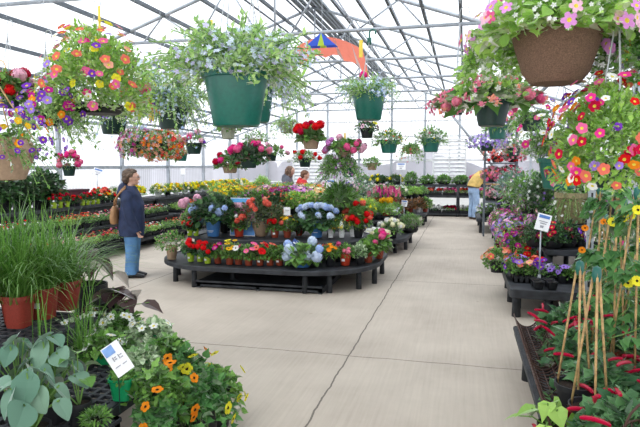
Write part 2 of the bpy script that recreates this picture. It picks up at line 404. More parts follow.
def put_fol(root, fol, z):
    k = fol.get('k', 'mound'); r = fol['r']; h = fol.get('h', r); mt = fol.get('mat', G_MID); n = fol.get('n', 260)
    leaf = fol.get('leaf', 'oval'); ls = round(fol.get('ls', .05) / r, 2); v = variant((k, leaf, n)); pts = None; name = 'foliage'; q = round(h / r, 1)
    if k == 'mound' and n < 1000: n = int(n * 1.6)
    if k == 'mound': m = f_mound(leaf, ls, n, fol.get('zmin', -.35), mt, v, q)
    elif k == 'spray': m, pts = f_spray(leaf, ls, n, fol.get('g', .8), mt, v, fol.get('per', 16), fol.get('up', .5), .006, q, fol.get('core', 0))
    elif k == 'grass': m = f_grass(n, fol.get('w', .012), fol.get('spread', .8), mt, v); name = 'blades'
    elif k == 'stalk': m = f_stalk(leaf, ls, n, mt, v, fol.get('up', .5)); name = 'leaves'
    elif k == 'tree': m = f_tree(leaf, ls, n, mt, v)
    elif k == 'carpet': m = f_carpet(leaf, fol['ls'], n, mt, v, fol['w'], fol['d'], h)
    sc = (1, 1, 1) if k == 'carpet' else (r, r, r) if k in ('mound', 'spray') else (r, r, h)
    o = link(name, m, root, (0, 0, z), (0, 0, random.uniform(0, 6.28) if k != 'carpet' else random.choice((0, PI))), sc)
    return o, pts
def put_blooms(root, b, fol, z, pts):
    r = fol['r']; h = fol.get('h', r); n = b['n']; cols = b['c']; size = b['s']; kd = b['t']; zmin = b.get('zmin', .0)
    form = 'carpet' if fol.get('k') == 'carpet' else 'mound'
    if b.get('each') or (n <= 36 and form == 'mound'):
        rr = np.random.default_rng(random.randint(0, 9999)); D = dirs(n, zmin, rr)
        for i in range(n):
            d = D[i]; q = b.get('rad', 1.0) * rr.uniform(.88, 1.08)
            if pts is not None and b.get('on'): p0 = pts[rr.integers(0, len(pts))]; p = Vector((p0[0] * r, p0[1] * r, p0[2] * r + z)); d = np.array([p0[0], p0[1], p0[2] * .5 + .4])
            else: p = Vector((d[0] * r * q, d[1] * r * q, d[2] * h * q + z))
            c = cols[int(rr.integers(0, len(cols)))]
            dv = Vector(d) + Vector(rr.normal(0, .22, 3)) + Vector((0, 0, b.get('lift', .15)))
            if kd == 'tassel': e = Euler((rr.uniform(-.5, .5), rr.uniform(-.4, .4), rr.uniform(0, 6.28)))
            elif kd in ('drop',): e = Euler((rr.uniform(-.3, .3), rr.uniform(-.3, .3), rr.uniform(0, 6)))
            elif kd == 'spike': e = Euler((rr.uniform(-.25, .25), rr.uniform(-.25, .25), 0))
            else: e = dv.to_track_quat('Z', 'Y').to_euler()
            s = size * rr.uniform(.8, 1.15)
            link('flower' if kd not in ('pom', 'rose', 'spike') else 'flower_head', bloom_mesh(kd, c, b.get('eye')), root, p, e, (s, s, s))
    else:
        vv = variant((kd, n, tuple(cols)))
        if form == 'carpet': m = bloom_mass(kd, cols, n, size, zmin, vv, form, b.get('eye'), None, (fol['w'], fol['d'], h)); sc = (1, 1, 1)
        else: m = bloom_mass(kd, cols, n, size / r, zmin, vv, form, b.get('eye'), pts if b.get('on') else None, None, round(h / r, 1)); sc = (r, r, r)
        q = link('flowers', m, root, (0, 0, z), (0, 0, 0), sc)
        if n > 36: q['kind'] = 'stuff'
def plant(name, label, cat, loc, pot=None, fol=None, blo=(), group=None, rz=0., card=False):
    root = thing(name, label, cat, loc, rz, group); top = 0.
    if pot: put_pot(root, *pot); top = pot[3] * .86
    if fol:
        z = top + fol.get('z', 0.); o, pts = put_fol(root, fol, z)
        for b in (blo if isinstance(blo, (list, tuple)) else [blo]): put_blooms(root, b, fol, z, pts)
    if card:
        g = G(); s = (pot[2] if pot else .05) * .28; g.box(-s, s, -.002, .002, 0, s * 1.5)
        part('price_sticker', g, CARD, root, loc=(0, -pot[2] * .87 - .004, pot[3] * .38))
    return root
def tray(label, loc, w=.5, d=.28, h=.06, fh=.14, ls=.04, leaf='oval', mat=None, blo=(), group=None, rz=0., n=240, tmat='black', name='bedding_flat', cells=(6, 3)):
    """a flat of bedding plants: ribbed tray with cell packs"""
    root = thing(name, label, 'plant tray', loc, rz, group)
    key = ('tray', round(w, 2), round(d, 2), tmat)
    if key not in CACHE:
        g = G(); g.box(-w / 2, w / 2, -d / 2, d / 2, 0, h * .5); t = .008
        g.box(-w / 2, w / 2, -d / 2, -d / 2 + t, 0, h); g.box(-w / 2, w / 2, d / 2 - t, d / 2, 0, h)
        for i in range(cells[0] + 1):
            x = -w / 2 + (w - t) * i / cells[0]; g.box(x, x + t, -d / 2, d / 2, 0, h)
        for j in range(1, cells[1]): y = -d / 2 + d * j / cells[1]; g.box(-w / 2, w / 2, y, y + t, 0, h)
        for i in range(cells[0]):
            x = -w / 2 + w * (i + .5) / cells[0]; g.box(x - w / cells[0] * .3, x + w / cells[0] * .3, -d / 2 - .006, -d / 2, .0, h * .8)
        CACHE[key] = mesh('tray', g, POT[tmat])
    link('tray', CACHE[key], root)
    fol = dict(k='carpet', w=w * 1.02, d=d * 1.05, h=fh, r=.3, ls=ls, leaf=leaf, mat=mat or G_MID, n=n); z = h * .7
    o, pts = put_fol(root, fol, z)
    for b in (blo if isinstance(blo, (list, tuple)) else [blo]): put_blooms(root, b, fol, z, None)
    return root

# ================================================================== THE SETTING
XL, XR, YB, YF = -8.6, 3.0, 20.1, -2.5; RX, RZ, SL, ZC = -2.8, 4.62, .34, 3.6
def roofz(x): return RZ - SL * abs(x - RX)
def floor_material():
    m, nt = _new('concrete_slabs'); N, L = nt.nodes, nt.links
    out = N.new('ShaderNodeOutputMaterial'); b = N.new('ShaderNodeBsdfPrincipled'); b.inputs['Roughness'].default_value = .75
    tc = N.new('ShaderNodeTexCoord'); sx = N.new('ShaderNodeSeparateXYZ'); L.new(tc.outputs['Object'], sx.inputs[0])
    wob = N.new('ShaderNodeTexNoise'); wob.inputs['Scale'].default_value = 3.5; wob.inputs['Detail'].default_value = 5; L.new(tc.outputs['Object'], wob.inputs['Vector'])
    def M(op, a, bb=None, c=None):
        n = N.new('ShaderNodeMath'); n.operation = op
        for i, q in enumerate((a, bb, c)):
            if q is None: continue
            if isinstance(q, (int, float)): n.inputs[i].default_value = q
            else: L.new(q, n.inputs[i])
        return n.outputs[0]
    def joint(axis, off, step, w):
        p = M('ADD', sx.outputs[axis], M('MULTIPLY', M('SUBTRACT', wob.outputs['Fac'], .5), .05))
        q = M('MODULO', M('ADD', M('SUBTRACT', p, off), step * 20.5), step)
        return M('LESS_THAN', M('ABSOLUTE', M('SUBTRACT', q, step / 2)), w)
    jt = M('MAXIMUM', joint(0, -.95, 3.4, .007), joint(1, 4.77, 3.36, .006))
    n1 = N.new('ShaderNodeTexNoise'); n1.inputs['Scale'].default_value = .9; n1.inputs['Detail'].default_value = 7; n1.inputs['Roughness'].default_value = .6
    L.new(tc.outputs['Object'], n1.inputs['Vector'])
    mp = N.new('ShaderNodeMapping'); mp.inputs['Scale'].default_value = (46, 1.6, 1); L.new(tc.outputs['Object'], mp.inputs[0])
    n2 = N.new('ShaderNodeTexNoise'); n2.inputs['Scale'].default_value = 1.; n2.inputs['Detail'].default_value = 3; L.new(mp.outputs[0], n2.inputs['Vector'])
    n3 = N.new('ShaderNodeTexNoise'); n3.inputs['Scale'].default_value = 2.2; n3.inputs['Detail'].default_value = 2; L.new(tc.outputs['Object'], n3.inputs['Vector'])
    f = M('ADD', M('MULTIPLY', n1.outputs['Fac'], .75), M('MULTIPLY', n2.outputs['Fac'], .25))
    r = N.new('ShaderNodeValToRGB'); r.color_ramp.elements[0].position = .33; r.color_ramp.elements[1].position = .68
    r.color_ramp.elements[0].color = (.38, .325, .265, 1); r.color_ramp.elements[1].color = (.53, .465, .385, 1); L.new(f, r.inputs['Fac'])
    st = N.new('ShaderNodeMixRGB'); st.inputs[2].default_value = (.24, .18, .13, 1); L.new(M('MULTIPLY', M('GREATER_THAN', n3.outputs['Fac'], .74), .35), st.inputs[0]); L.new(r.outputs[0], st.inputs[1])
    jm = N.new('ShaderNodeMixRGB'); jm.inputs[2].default_value = (.10, .085, .07, 1); L.new(M('MULTIPLY', jt, .9), jm.inputs[0]); L.new(st.outputs[0], jm.inputs[1])
    L.new(jm.outputs[0], b.inputs['Base Color'])
    bp = N.new('ShaderNodeBump'); bp.inputs['Strength'].default_value = .25; bp.inputs['Distance'].default_value = .004; L.new(n2.outputs['Fac'], bp.inputs['Height']); L.new(bp.outputs[0], b.inputs['Normal'])
    L.new(b.outputs[0], out.inputs['Surface']); return m
g = G(); g.box(XL - .3, XR + .3, YF, YB + .3, -.12, 0); struct('floor', g, floor_material())

def film(name, tcol, transp, transl, dif=(.9, .92, .95), rib=0.):
    """twin-wall sheet: part clear, part glowing with the daylight behind it"""
    m, nt = _new(name); N, L = nt.nodes, nt.links; out = N.new('ShaderNodeOutputMaterial')
    t = N.new('ShaderNodeBsdfTransparent'); t.inputs[0].default_value = tuple(tcol) + (1,)
    s = N.new('ShaderNodeBsdfTranslucent'); s.inputs[0].default_value = tuple(dif) + (1,)
    d = N.new('ShaderNodeBsdfDiffuse'); d.inputs[0].default_value = tuple(dif) + (1,)
    a = N.new('ShaderNodeMixShader'); a.inputs[0].default_value = transl; L.new(d.outputs[0], a.inputs[1]); L.new(s.outputs[0], a.inputs[2])
    c = N.new('ShaderNodeMixShader'); c.inputs[0].default_value = transp; L.new(a.outputs[0], c.inputs[1]); L.new(t.outputs[0], c.inputs[2])
    if rib:
        tc = N.new('ShaderNodeTexCoord'); w = N.new('ShaderNodeTexWave'); w.bands_direction = 'Y' if rib > 0 else 'X'; w.inputs['Scale'].default_value = abs(rib)
        L.new(tc.outputs['Object'], w.inputs['Vector']); mr = N.new('ShaderNodeMapRange'); mr.inputs[3].default_value = transp - .08; mr.inputs[4].default_value = transp + .08
        L.new(w.outputs['Fac'], mr.inputs[0]); L.new(mr.outputs[0], c.inputs[0])
    L.new(c.outputs[0], out.inputs['Surface']); return m
ROOFM = film('roof_sheet', (.93, .96, 1.), .66, .85)
WALLM = film('wall_sheet', (.90, .92, .97), .25, .7, (.80, .82, .86), rib=3.)
WALLLOW = film('wall_sheet_low', (.74, .75, .80), .45, .55, (.80, .80, .84), rib=3.)
BACKM = film('back_sheet', (.97, .98, 1.), .72, .7)
BACKLOW = film('back_sheet_low', (.80, .80, .84), .62, .5, (.80, .80, .84))
EAVE = roofz(XR)
g = G()
for s0, xe in ((-1, XL), (1, XR)):
    g.add([(RX, YF, RZ + .06), (xe, YF, EAVE + .06), (xe, YB, EAVE + .06), (RX, YB, RZ + .06)], [(0, 1, 2), (0, 2, 3)])
struct('ceiling', g, ROOFM)
def quad(a, b, c, d): g = G(); g.add([a, b, c, d], [(0, 1, 2), (0, 2, 3)]); return g
struct('wall_left', quad((XL, YF, 1.62), (XL, YB, 1.62), (XL, YB, EAVE + .06), (XL, YF, EAVE + .06)), WALLM)
struct('wall_left_lower', quad((XL, YF, 0), (XL, YB, 0), (XL, YB, 1.6), (XL, YF, 1.6)), WALLLOW)
struct('wall_right', quad((XR, YF, 0), (XR, YB, 0), (XR, YB, EAVE + .06), (XR, YF, EAVE + .06)), WALLLOW)
g = G(); g.add([(XL, YB, 1.82), (XR, YB, 1.82), (XR, YB, EAVE + .06), (RX, YB, RZ + .06), (XL, YB, EAVE + .06)], [(0, 1, 2), (0, 2, 3), (0, 3, 4)])
struct('wall_back', g, BACKM)
struct('wall_back_lower', quad((XL, YB, 0), (XR, YB, 0), (XR, YB, 1.82), (XL, YB, 1.82)), BACKLOW)
g = G(); g.box(XL, XL + .06, YF, YB, 1.56, 1.64); g.box(XL, XL + .05, YF, YB, EAVE - .04, EAVE + .04); struct('trim_1', g, GALV)
g = G(); g.box(XL, XR, YB - .06, YB - .01, 1.79, 1.86); g.box(XL, XR, YB - .06, YB - .01, 1.02, 1.07); g.box(XL, XR, YB - .06, YB - .01, EAVE - .03, EAVE + .03); g.box(XL, XR, YB - .06, YB - .01, 3.15, 3.2); struct('trim_2', g, WPAINT)
g = G(); g.box(XR - .06, XR, YF, YB, 1.56, 1.64); struct('trim_3', g, GALV)
# the gable: posts and glazing bars of the end wall
for i, x in enumerate(np.arange(XL + .35, XR, 1.15)):
    g = G(); w = .035; g.box(x - w, x + w, YB - .09, YB - .01, 0, roofz(x)); tag(link('wall_post', mesh('wall_post', g, GALV)), kind='structure')
TY = [1.25, 3.6, 5.95, 8.3, 10.65, 13.0, 15.35, 17.7, 20.0]
def truss(Y):
    root = bpy.data.objects.new('roof_truss', None); COL.objects.link(root); root.location = (0, Y, 0); root['kind'] = 'structure'
    hw = (RZ - ZC) / SL
    if 'truss' not in CACHE:
        a = G(); a.tube([(RX - hw, 0, ZC), (RX + hw, 0, ZC)], .026, 8)
        b = G()
        for s in (-1, 1): b.tube([(RX, 0, RZ), (RX + s * 5.75, 0, RZ - SL * 5.75)], .03, 8)
        c = G()
        for s in (-1, 1):
            xs = [(.25, .75), (1.25, .75), (1.25, 1.85), (2.2, 1.85)]
            for (u, v) in xs: c.tube([(RX + s * u, 0, ZC), (RX + s * v, 0, RZ - SL * v)], .014, 6)
            c.tube([(RX + s * 3.6, 0, RZ - SL * 3.6), (RX + s * 5.7, 0, 2.35)], .014, 6)
        c.tube([(RX, 0, ZC), (RX, 0, RZ)], .016, 6)
        p = G()
        for x in (XL + .06, XR - .06): p.box(x - .04, x + .04, -.04, .04, 0, EAVE)
        CACHE['truss'] = [(n, mesh(n, q, GALV, sm)) for n, q, sm in (('chord', a, True), ('rafter', b, True), ('web', c, True), ('post', p, False))]
    for n, me in CACHE['truss']: link(n, me, root)
for Y in TY: truss(Y)
for x in list(np.arange(RX + .58, XR, .53)) + list(np.arange(RX - .58, XL, -.62)):
    z = roofz(x) + .03; g = G(); g.box(x - .022, x + .022, YF, YB, z - .055, z); tag(link('roof_purlin', mesh('roof_purlin', g, DARKM)), kind='structure')
g = G()
for dx, dz, w in ((-.22, -.02, .03), (-.12, .0, .02), (0, .03, .045), (.12, 0, .02), (.22, -.02, .03)): g.box(RX + dx - w, RX + dx + w, YF, YB, RZ + dz - .04, RZ + dz + .02)
g.tube([(RX - .35, YF, ZC + .45), (RX - .35, YB, ZC + .45)], .016, 6); g.tube([(RX + .4, YF, ZC + .3), (RX + .4, YB, ZC + .3)], .014, 6)
struct('trim_4', g, DARKM)
# wind braces near the end wall
for (x0, z0, x1, z1) in ((-.62, 3.5, 1.0, 1.5), (-3.4, 2.4, -5.6, .6)):
    g = G(); g.tube([(x0, 19.2, z0), (x1, 19.9, z1)], .045, 8); tag(link('wind_brace', mesh('wind_brace', g, GALV, True)), kind='structure')
# louvred vents of the end wall
for nm, px0, px1, py0, py1 in (('window_1', 433, 466, 139, 177), ('window_2', 293, 325, 150, 184)):
    a = ony(px0, py0, YB - .1); b = ony(px1, py1, YB - .1); g = G(); w = .05
    g.box(a[0], b[0], YB - .16, YB - .08, a[2] - w, a[2]); g.box(a[0], b[0], YB - .16, YB - .08, b[2], b[2] + w)
    g.box(a[0], a[0] + w, YB - .16, YB - .08, b[2], a[2]); g.box(b[0] - w, b[0], YB - .16, YB - .08, b[2], a[2]); mid = (a[0] + b[0]) / 2; g.box(mid - .02, mid + .02, YB - .17, YB - .08, b[2], a[2])
    fr = struct(nm, g, WPAINT); k = 9
    s = G()
    for i in range(k):
        z = b[2] + w + (a[2] - b[2] - 2 * w) * (i + .5) / k; s.add([(a[0], YB - .1, z + .05), (b[0], YB - .1, z + .05), (b[0], YB - .16, z - .045), (a[0], YB - .16, z - .045)], [(0, 1, 2), (0, 2, 3)])
    part('louvre_slats', s, WPAINT, fr)
# a hazy tree line outside the end wall
g = G(); r5 = np.random.default_rng(3)
xs = np.linspace(-22, 18, 60); V = []; T = []
for i, x in enumerate(xs): V += [(x, 34 + 2 * math.sin(i), -.5), (x, 34 + 2 * math.sin(i), 1.9 + .5 * math.sin(i * .7) + r5.uniform(0, .35))]
for i in range(59): q = 2 * i; T += [(q, q + 2, q + 3), (q, q + 3, q + 1)]
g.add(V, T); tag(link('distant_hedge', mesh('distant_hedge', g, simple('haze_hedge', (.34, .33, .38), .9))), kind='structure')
g = G(); g.box(-40, 40, 20.6, 60, -.3, -.1); struct('ground_outside', g, simple('outside_ground', (.5, .5, .45), .9))

# ================================================================== BENCHES
def outline(x0, x1, y0, y1, r, seg=10):
    """rounded rectangle, corner radii r = (front-left, front-right, back-right, back-left)"""
    pts = []
    for (cx, cy, a0, rr) in ((x0 + r[0], y0 + r[0], 180, r[0]), (x1 - r[1], y0 + r[1], 270, r[1]), (x1 - r[2], y1 - r[2], 0, r[2]), (x0 + r[3], y1 - r[3], 90, r[3])):
        for k in range(seg + 1):
            a = math.radians(a0 + 90 * k / seg); pts.append((cx + rr * math.cos(a), cy + rr * math.sin(a)))
    return pts
def slab(pts, z0, z1):
    n = len(pts); cx = sum(p[0] for p in pts) / n; cy = sum(p[1] for p in pts) / n
    def ring(f, z): return [(cx + (p[0] - cx) * f, cy + (p[1] - cy) * f, z) for p in pts]
    R = [ring(.985, z0), ring(1, z0 + .008), ring(1, z1 - .006), ring(.996, z1), ring(.975, z1), ring(.972, z1 - .012)]
    V = [p for q in R for p in q]; T = []
    for i in range(5):
        for k in range(n): a, b = i * n + k, i * n + (k + 1) % n; T += [(a, b, b + n), (a, b + n, a + n)]
    V += [(cx, cy, z0), (cx, cy, z1 - .012)]
    for k in range(n): j = (k + 1) % n; T += [(len(V) - 2, j, k), (len(V) - 1, 5 * n + k, 5 * n + j)]
    g = G(); g.add(V, T); return g
def mesh_top(x0, x1, y0, y1, z, st=.075, inside=None):
    """open lattice deck of a plastic bench"""
    g = G(); nx = int((x1 - x0) / st); ny = int((y1 - y0) / st)
    for i in range(nx + 1): x = x0 + (x1 - x0) * i / nx; g.box(x - .011, x + .011, y0, y1, z - .02, z)
    for j in range(ny + 1): y = y0 + (y1 - y0) * j / ny; g.box(x0, x1, y - .011, y + .011, z - .02, z - .001)
    return g
LEGM = {}
def bench(label, tiers, legs, name='display_bench', group=None, legr=.035, cat='bench', deck='top'):
    """tiers: list of (outline points, z top, thickness); legs: (x, y, z top)"""
    cx = sum(p[0] for p in tiers[0][0]) / len(tiers[0][0]); cy = sum(p[1] for p in tiers[0][0]) / len(tiers[0][0])
    root = thing(name, label, cat, (cx, cy, 0), 0, group)
    for pts, z, t in tiers: part(deck, slab([(x - cx, y - cy) for x, y in pts], z - t, z), BENCH, root)
    for (x, y, z, *z0) in legs:
        zb = z0[0] if z0 else 0; g = G(); g.tube([(0, 0, 0), (0, 0, z - zb)], [legr * 1.1, legr], 10)
        part('leg', g, BENCH, root, True, (x - cx, y - cy, zb))
    return root
def rect(x0, x1, y0, y1, r=.04): return outline(x0, x1, y0, y1, (r,) * 4, 3)
# central island nearest the camera: three steps
Z1, Z2, Z3 = .31, .60, .88
bench('long black stepped bench with rounded ends, nearest of the central islands',
      [(outline(-4.36, -1.12, 6.88, 9.1, (1.05, 1.0, .5, .5), 12), Z1, .065), (outline(-3.95, -1.4, 7.5, 8.95, (.5, .5, .3, .3), 8), Z2, .07), (outline(-3.6, -1.75, 8.25, 8.9, (.2, .2, .2, .2), 5), Z3, .06)],
      [(-4.18, 7.75, .25), (-3.98, 7.3, .25), (-3.55, 7.02, .25), (-3.1, 7.3, .25), (-1.98, 7.02, .25), (-1.68, 7.12, .25), (-1.35, 7.45, .25), (-1.2, 7.85, .25), (-1.2, 8.6, .24), (-4.2, 8.7, .24), (-2.6, 8.0, .24),
       (-3.7, 7.8, .54, .3), (-2.6, 7.65, .54, .3), (-1.7, 7.8, .54, .3), (-3.3, 8.5, .82, .58), (-2.0, 8.5, .82, .58)])
g = G(); g.box(-3.55, -1.75, 7.0, 8.2, .05, .075); g.box(-3.55, -1.75, 7.0, 7.03, .02, .10)
for x in (-3.5, -2.65, -1.8): g.box(x, x + .05, 7.0, 8.2, 0, .05)
tag(link('floor_pallet', mesh('floor_pallet', g, BENCH)), 'low black slatted pallet lying on the floor beneath the nearest central island', 'pallet')
bench('middle black island bench with white flowering pots at its rounded end',
      [(outline(-5.4, -1.02, 10.05, 13.0, (.5, .8, .7, .5), 9), .30, .08), (outline(-5.2, -1.4, 10.55, 12.8, (.3, .3, .3, .3), 5), .62, .07), (outline(-5.0, -1.7, 11.1, 12.75, (.2,) * 4, 5), .85, .06)],
      [(-1.25, 10.7, .24), (-1.1, 11.2, .24), (-1.5, 10.4, .24), (-1.1, 12.2, .24), (-5.2, 10.4, .24), (-5.2, 12.6, .24), (-2.3, 10.25, .24), (-1.65, 10.8, .56, .29), (-1.65, 12.4, .56, .29), (-5.0, 10.9, .56, .29), (-2.0, 11.4, .8, .6), (-3.1, 11.4, .8, .6), (-4.6, 11.4, .8, .6)])
bench('farthest black island bench before the end wall, bronze plants at its end',
      [(outline(-5.4, -1.0, 14.9, 17.6, (.4, .6, .6, .4), 8), .36, .08), (outline(-5.2, -1.35, 15.4, 17.4, (.2,) * 4, 5), .68, .07)],
      [(-1.2, 15.3, .3), (-1.08, 15.9, .3), (-1.08, 16.9, .3), (-5.2, 15.2, .3), (-5.2, 17.3, .3), (-2.3, 15.1, .3), (-1.6, 15.7, .62, .35), (-5.0, 15.7, .62, .35), (-1.6, 17.1, .62, .35)])
# stepped shelving along the left wall, in two runs
for (y0, y1, lb) in ((5.6, 12.0, 'long black three-step plant shelf along the left wall, nearer run behind the person in navy'), (12.1, 18.6, 'farther run of black three-step plant shelving along the left wall')):
    bench(lb, [(rect(-6.62, -6.12, y0, y1), .22, .06), (rect(-7.12, -6.55, y0, y1), .52, .06), (rect(-7.7, -7.02, y0, y1), .88, .06)],
          [(x, y, z) for y in np.arange(y0 + .15, y1, 1.0) for x, z in ((-6.2, .17), (-6.65, .47), (-7.1, .83), (-7.6, .83))], name='stepped_shelf', cat='shelf', deck='shelf')
    rt_ = COL.objects[-1]
    while rt_.parent: rt_ = rt_.parent
    for (x, za, zb) in ((-6.60, .16, .46), (-7.08, .46, .82), (-7.68, 0, .82), (-6.5, 0, .16)):  # black boards added to stand in for the shade between and beneath the shelves
        g = G(); g.box(x - .012, x + .012, y0 + .03, y1 - .03, za, zb); q = part('shade_board', g, BENCH, rt_); q.location = (-rt_.location.x, -rt_.location.y, 0)
# two-level bench at the end wall
bench('two-level black bench along the end wall', [(rect(-3.9, 1.6, 18.95, 19.75), 1.02, .07), (rect(-3.9, 1.6, 18.75, 19.6), .68, .07), (rect(-3.9, 1.6, 18.75, 19.6), .10, .05)],
      [(x, y, .98) for x in (-3.8, -2.55, -1.3, -.2, 1.5) for y in (18.85, 19.7)], name='tiered_bench', legr=.05, deck='shelf')
# right hand side
bench('black plastic bench carrying coral and purple petunias right of the aisle', [(rect(.5, 2.3, 6.35, 8.1), .33, .1)],
      [(.58, 6.5, .25), (.58, 7.2, .25), (.62, 6.9, .25), (.9, 6.45, .25), (1.5, 6.45, .25), (2.2, 6.5, .25), (.6, 8.0, .25), (2.2, 8.0, .25)], legr=.045)
bench('raised black step behind the white price sign on the right', [(rect(.95, 2.3, 7.15, 8.1), .66, .07), (rect(1.3, 2.3, 7.45, 8.1), .93, .07)],
      [(1.0, 7.25, .6, .33), (1.35, 7.3, .6, .33), (2.2, 7.25, .6, .33), (1.0, 8.0, .6, .33), (1.4, 7.6, .87, .65), (1.7, 7.55, .87, .65), (2.2, 7.6, .87, .65)], name='bench_riser', legr=.045)
bench('long black stepped bench down the right side full of purple petunias', [(rect(.58, 1.2, 8.5, 13.6), .30, .08), (rect(.98, 1.7, 8.5, 13.6), .58, .07), (rect(1.5, 2.3, 8.5, 13.6), .92, .07)],
      [(x, y, z) for y in np.arange(8.65, 13.6, 1.2) for x, z in ((.66, .24), (1.1, .53), (1.62, .87), (2.2, .87))])
bench('small black bench at the far right beyond the wheeled rack', [(rect(.3, 1.9, 14.3, 16.4), .36, .08), (rect(.8, 1.9, 14.6, 16.4), .7, .07)],
      [(.4, 14.45, .3), (.4, 16.2, .3), (1.1, 14.45, .3), (1.8, 14.45, .3), (1.8, 16.2, .3), (.9, 14.8, .65, .35), (1.8, 14.8, .65, .35)])
def lattice_bench(label, x0, x1, y0, y1, z, rim=.07, legs=()):
    cx, cy = (x0 + x1) / 2, (y0 + y1) / 2; root = thing('lattice_bench', label, 'bench', (cx, cy, 0))
    part('deck', mesh_top(x0 - cx, x1 - cx, y0 - cy, y1 - cy, z), BENCH, root)
    g = G(); a, b, c, d = x0 - cx, x1 - cx, y0 - cy, y1 - cy; w = .045
    g.box(a, a + w, c, d, z - rim, z + .006); g.box(b - w, b, c, d, z - rim, z + .006); g.box(a, b, c, c + w, z - rim, z + .006); g.box(a, b, d - w, d, z - rim, z + .006); part('rim', g, BENCH, root)
    for (x, y) in legs:
        g = G(); g.tube([(0, 0, 0), (0, 0, z - .02)], [.042, .036], 10); part('leg', g, BENCH, root, True, (x - cx, y - cy, 0))
    return root
lattice_bench('low black lattice bench under the red tasselled plants, front right', .44, 2.2, 2.2, 5.05, .28, .07, [(.5, 4.55), (.5, 2.5), (2.1, 2.5), (2.1, 4.9), (.5, 3.4)])
lattice_bench('low black lattice bench under the green pots, front left corner', -4.2, -1.78, 1.5, 2.62, .30, .07, [(-1.9, 2.5), (-1.9, 1.7), (-4.0, 1.7), (-3.2, 2.5)])
lattice_bench('raised black bench under the red pots of ornamental grass, left edge', -4.6, -2.70, 2.70, 3.78, .50, .13, [(-2.8, 2.85), (-2.8, 3.65), (-4.4, 3.6), (-4.4, 2.9)])
lattice_bench('black lattice bench behind the potted grasses carrying the white flowering vines', -2.64, -1.92, 2.68, 3.75, .28, .07, [(-2.55, 3.6), (-2.0, 3.6), (-2.0, 2.8)])

# ================================================================== HANGING BASKETS
PIPES = []
def hang(label, px, py, Y, pw, ph, style, mat, fol, blo=(), hub=.42, rope=False, tagm=None, hookm=None, rt=None):
    """a basket hung from the lower chord (or a pipe over it); sizes given in frame pixels at its distance"""
    p = ony(px, py, Y); m = mpp(p); r = pw / 2 * m; h = ph * m
    root = thing('hanging_basket', label, 'hanging basket', (p[0], p[1], p[2] - h), random.uniform(-.3, .3))
    put_pot(root, style, mat, r, h)
    ntop = h * .86; fol = dict(fol); fol['r'] = fol['r'] * m; fol['h'] = fol['h'] * m; z = ntop + fol.get('z', 0) * m
    dx = fol.get('dx', 0) * m; fol['r'] = round(fol['r'], 3)
    o, pts = put_fol(root, fol, z); o.location.x += dx
    for b in (blo if isinstance(blo, list) else [blo] if blo else []):
        n0 = set(root.children); put_blooms(root, b, fol, z, pts)
        if dx:
            for c in root.children:
                if c not in n0: c.location.x += dx
    top = (ZC if any(abs(Y - t) < .01 for t in TY) else ZC + .045)
    if not any(abs(Y - t) < .01 for t in TY): PIPES.append(p[0])
    g = G(); zr = h; zh = h + hub
    for k in range(3 if not rope else 4):
        a = 2 * PI * k / (3 if not rope else 4) + (rt or .5); g.tube([(math.cos(a) * r * .97, math.sin(a) * r * .97, zr * .96), (0, 0, zh)], .0035 if not rope else .004, 4)
    L = top - (p[2] - h)
    if L > zh + .25: g.tube([(0, 0, zh + .14), (0, 0, L + .02)], .003, 4)
    part('hanger', g, WIRE if not rope else CANE, root)
    t = np.linspace(0, 1, 9); g = G(); ht = min(.14, max(.05, L - zh))
    C = [(0, 0, zh), (0, 0, zh + ht * .35)] + [(.035 * (1 - math.cos(a)) - .0, 0, zh + ht * .55 + .035 * math.sin(a)) for a in np.linspace(PI * 0 + .01, PI * 1.15, 7)]
    g.tube(C, .009 if hookm else .003, 6)
    if hookm: g.box(-.022, .022, -.006, .006, zh - .04, zh + .03)
    part('hook', g, hookm or (WIRE if not rope else CANE), root, True)
    if tagm:
        g = G(); w, hh = tagm[1] * m, tagm[2] * m; g.box(-w / 2, w / 2, -.002, .002, -hh, 0)
        q = ony(tagm[3], tagm[4], Y); a = root.rotation_euler.z; ddx, ddz = q[0] - p[0], q[2] - (p[2] - h)
        part('tag', g, tagm[0], root, loc=(ddx * math.cos(a), -ddx * math.sin(a), ddz))
    return root
FM = lambda r, h, **k: dict(k='mound', r=r, h=h, **k)
FS = lambda r, h, **k: dict(k='spray', r=r, h=h, **k)
def B(t, c, n, s, **k): return dict(t=t, c=c if isinstance(c, list) else [c], n=n, s=s, **k)
# nearest, upper left to upper right
hang('tan hanging pot at the left edge with orange and golden blooms, slung on twine', -1, 138, 2.6, 68, 42, 'bowl', 'tan', FS(62, 46, n=60, per=20, ls=.03, leaf='oval', mat=G_MID, g=.8, up=.35, z=2),
     [B('petunia', ['orange', 'gold', 'orange', 'gold', 'purple'], 46, .024, each=True, zmin=-.15, rad=.8), B('daisy', ['purple', 'violet'], 60, .015, zmin=-.4)], hub=.30, rope=True)
hang('huge hanging basket of coral, pink, yellow and violet trumpet flowers, upper left', 97, 105, 3.6, 52, 9, 'dish', 'black', FM(56, 78, n=5600, leaf='oval', ls=.045, mat=G_LIME, zmin=-.15, z=2),
     [B('petunia', ['coral', 'pink', 'coral', 'salmon', 'yellow', 'hot', 'coral', 'rose'], 100, .033, each=True, zmin=-.1, rad=1.02), B('petunia', ['purple', 'white', 'yellow', 'violet'], 40, .030, each=True, zmin=-.25, rad=1.0)], hub=.62, tagm=(YTAG, 3, 22, 99, 6))
hang('low-slung basket of violet and purple petunias trailing beneath the coral one, left', 48, 112, 3.3, 26, 14, 'basket', 'dkgreen', FS(44, 34, n=110, per=20, ls=.034, leaf='oval', mat=G_PALE, g=.9, up=.3, z=3),
     [B('petunia', ['purple', 'violet', 'mag', 'orange', 'purple'], 60, .028, each=True, zmin=-.6, rad=.8)])
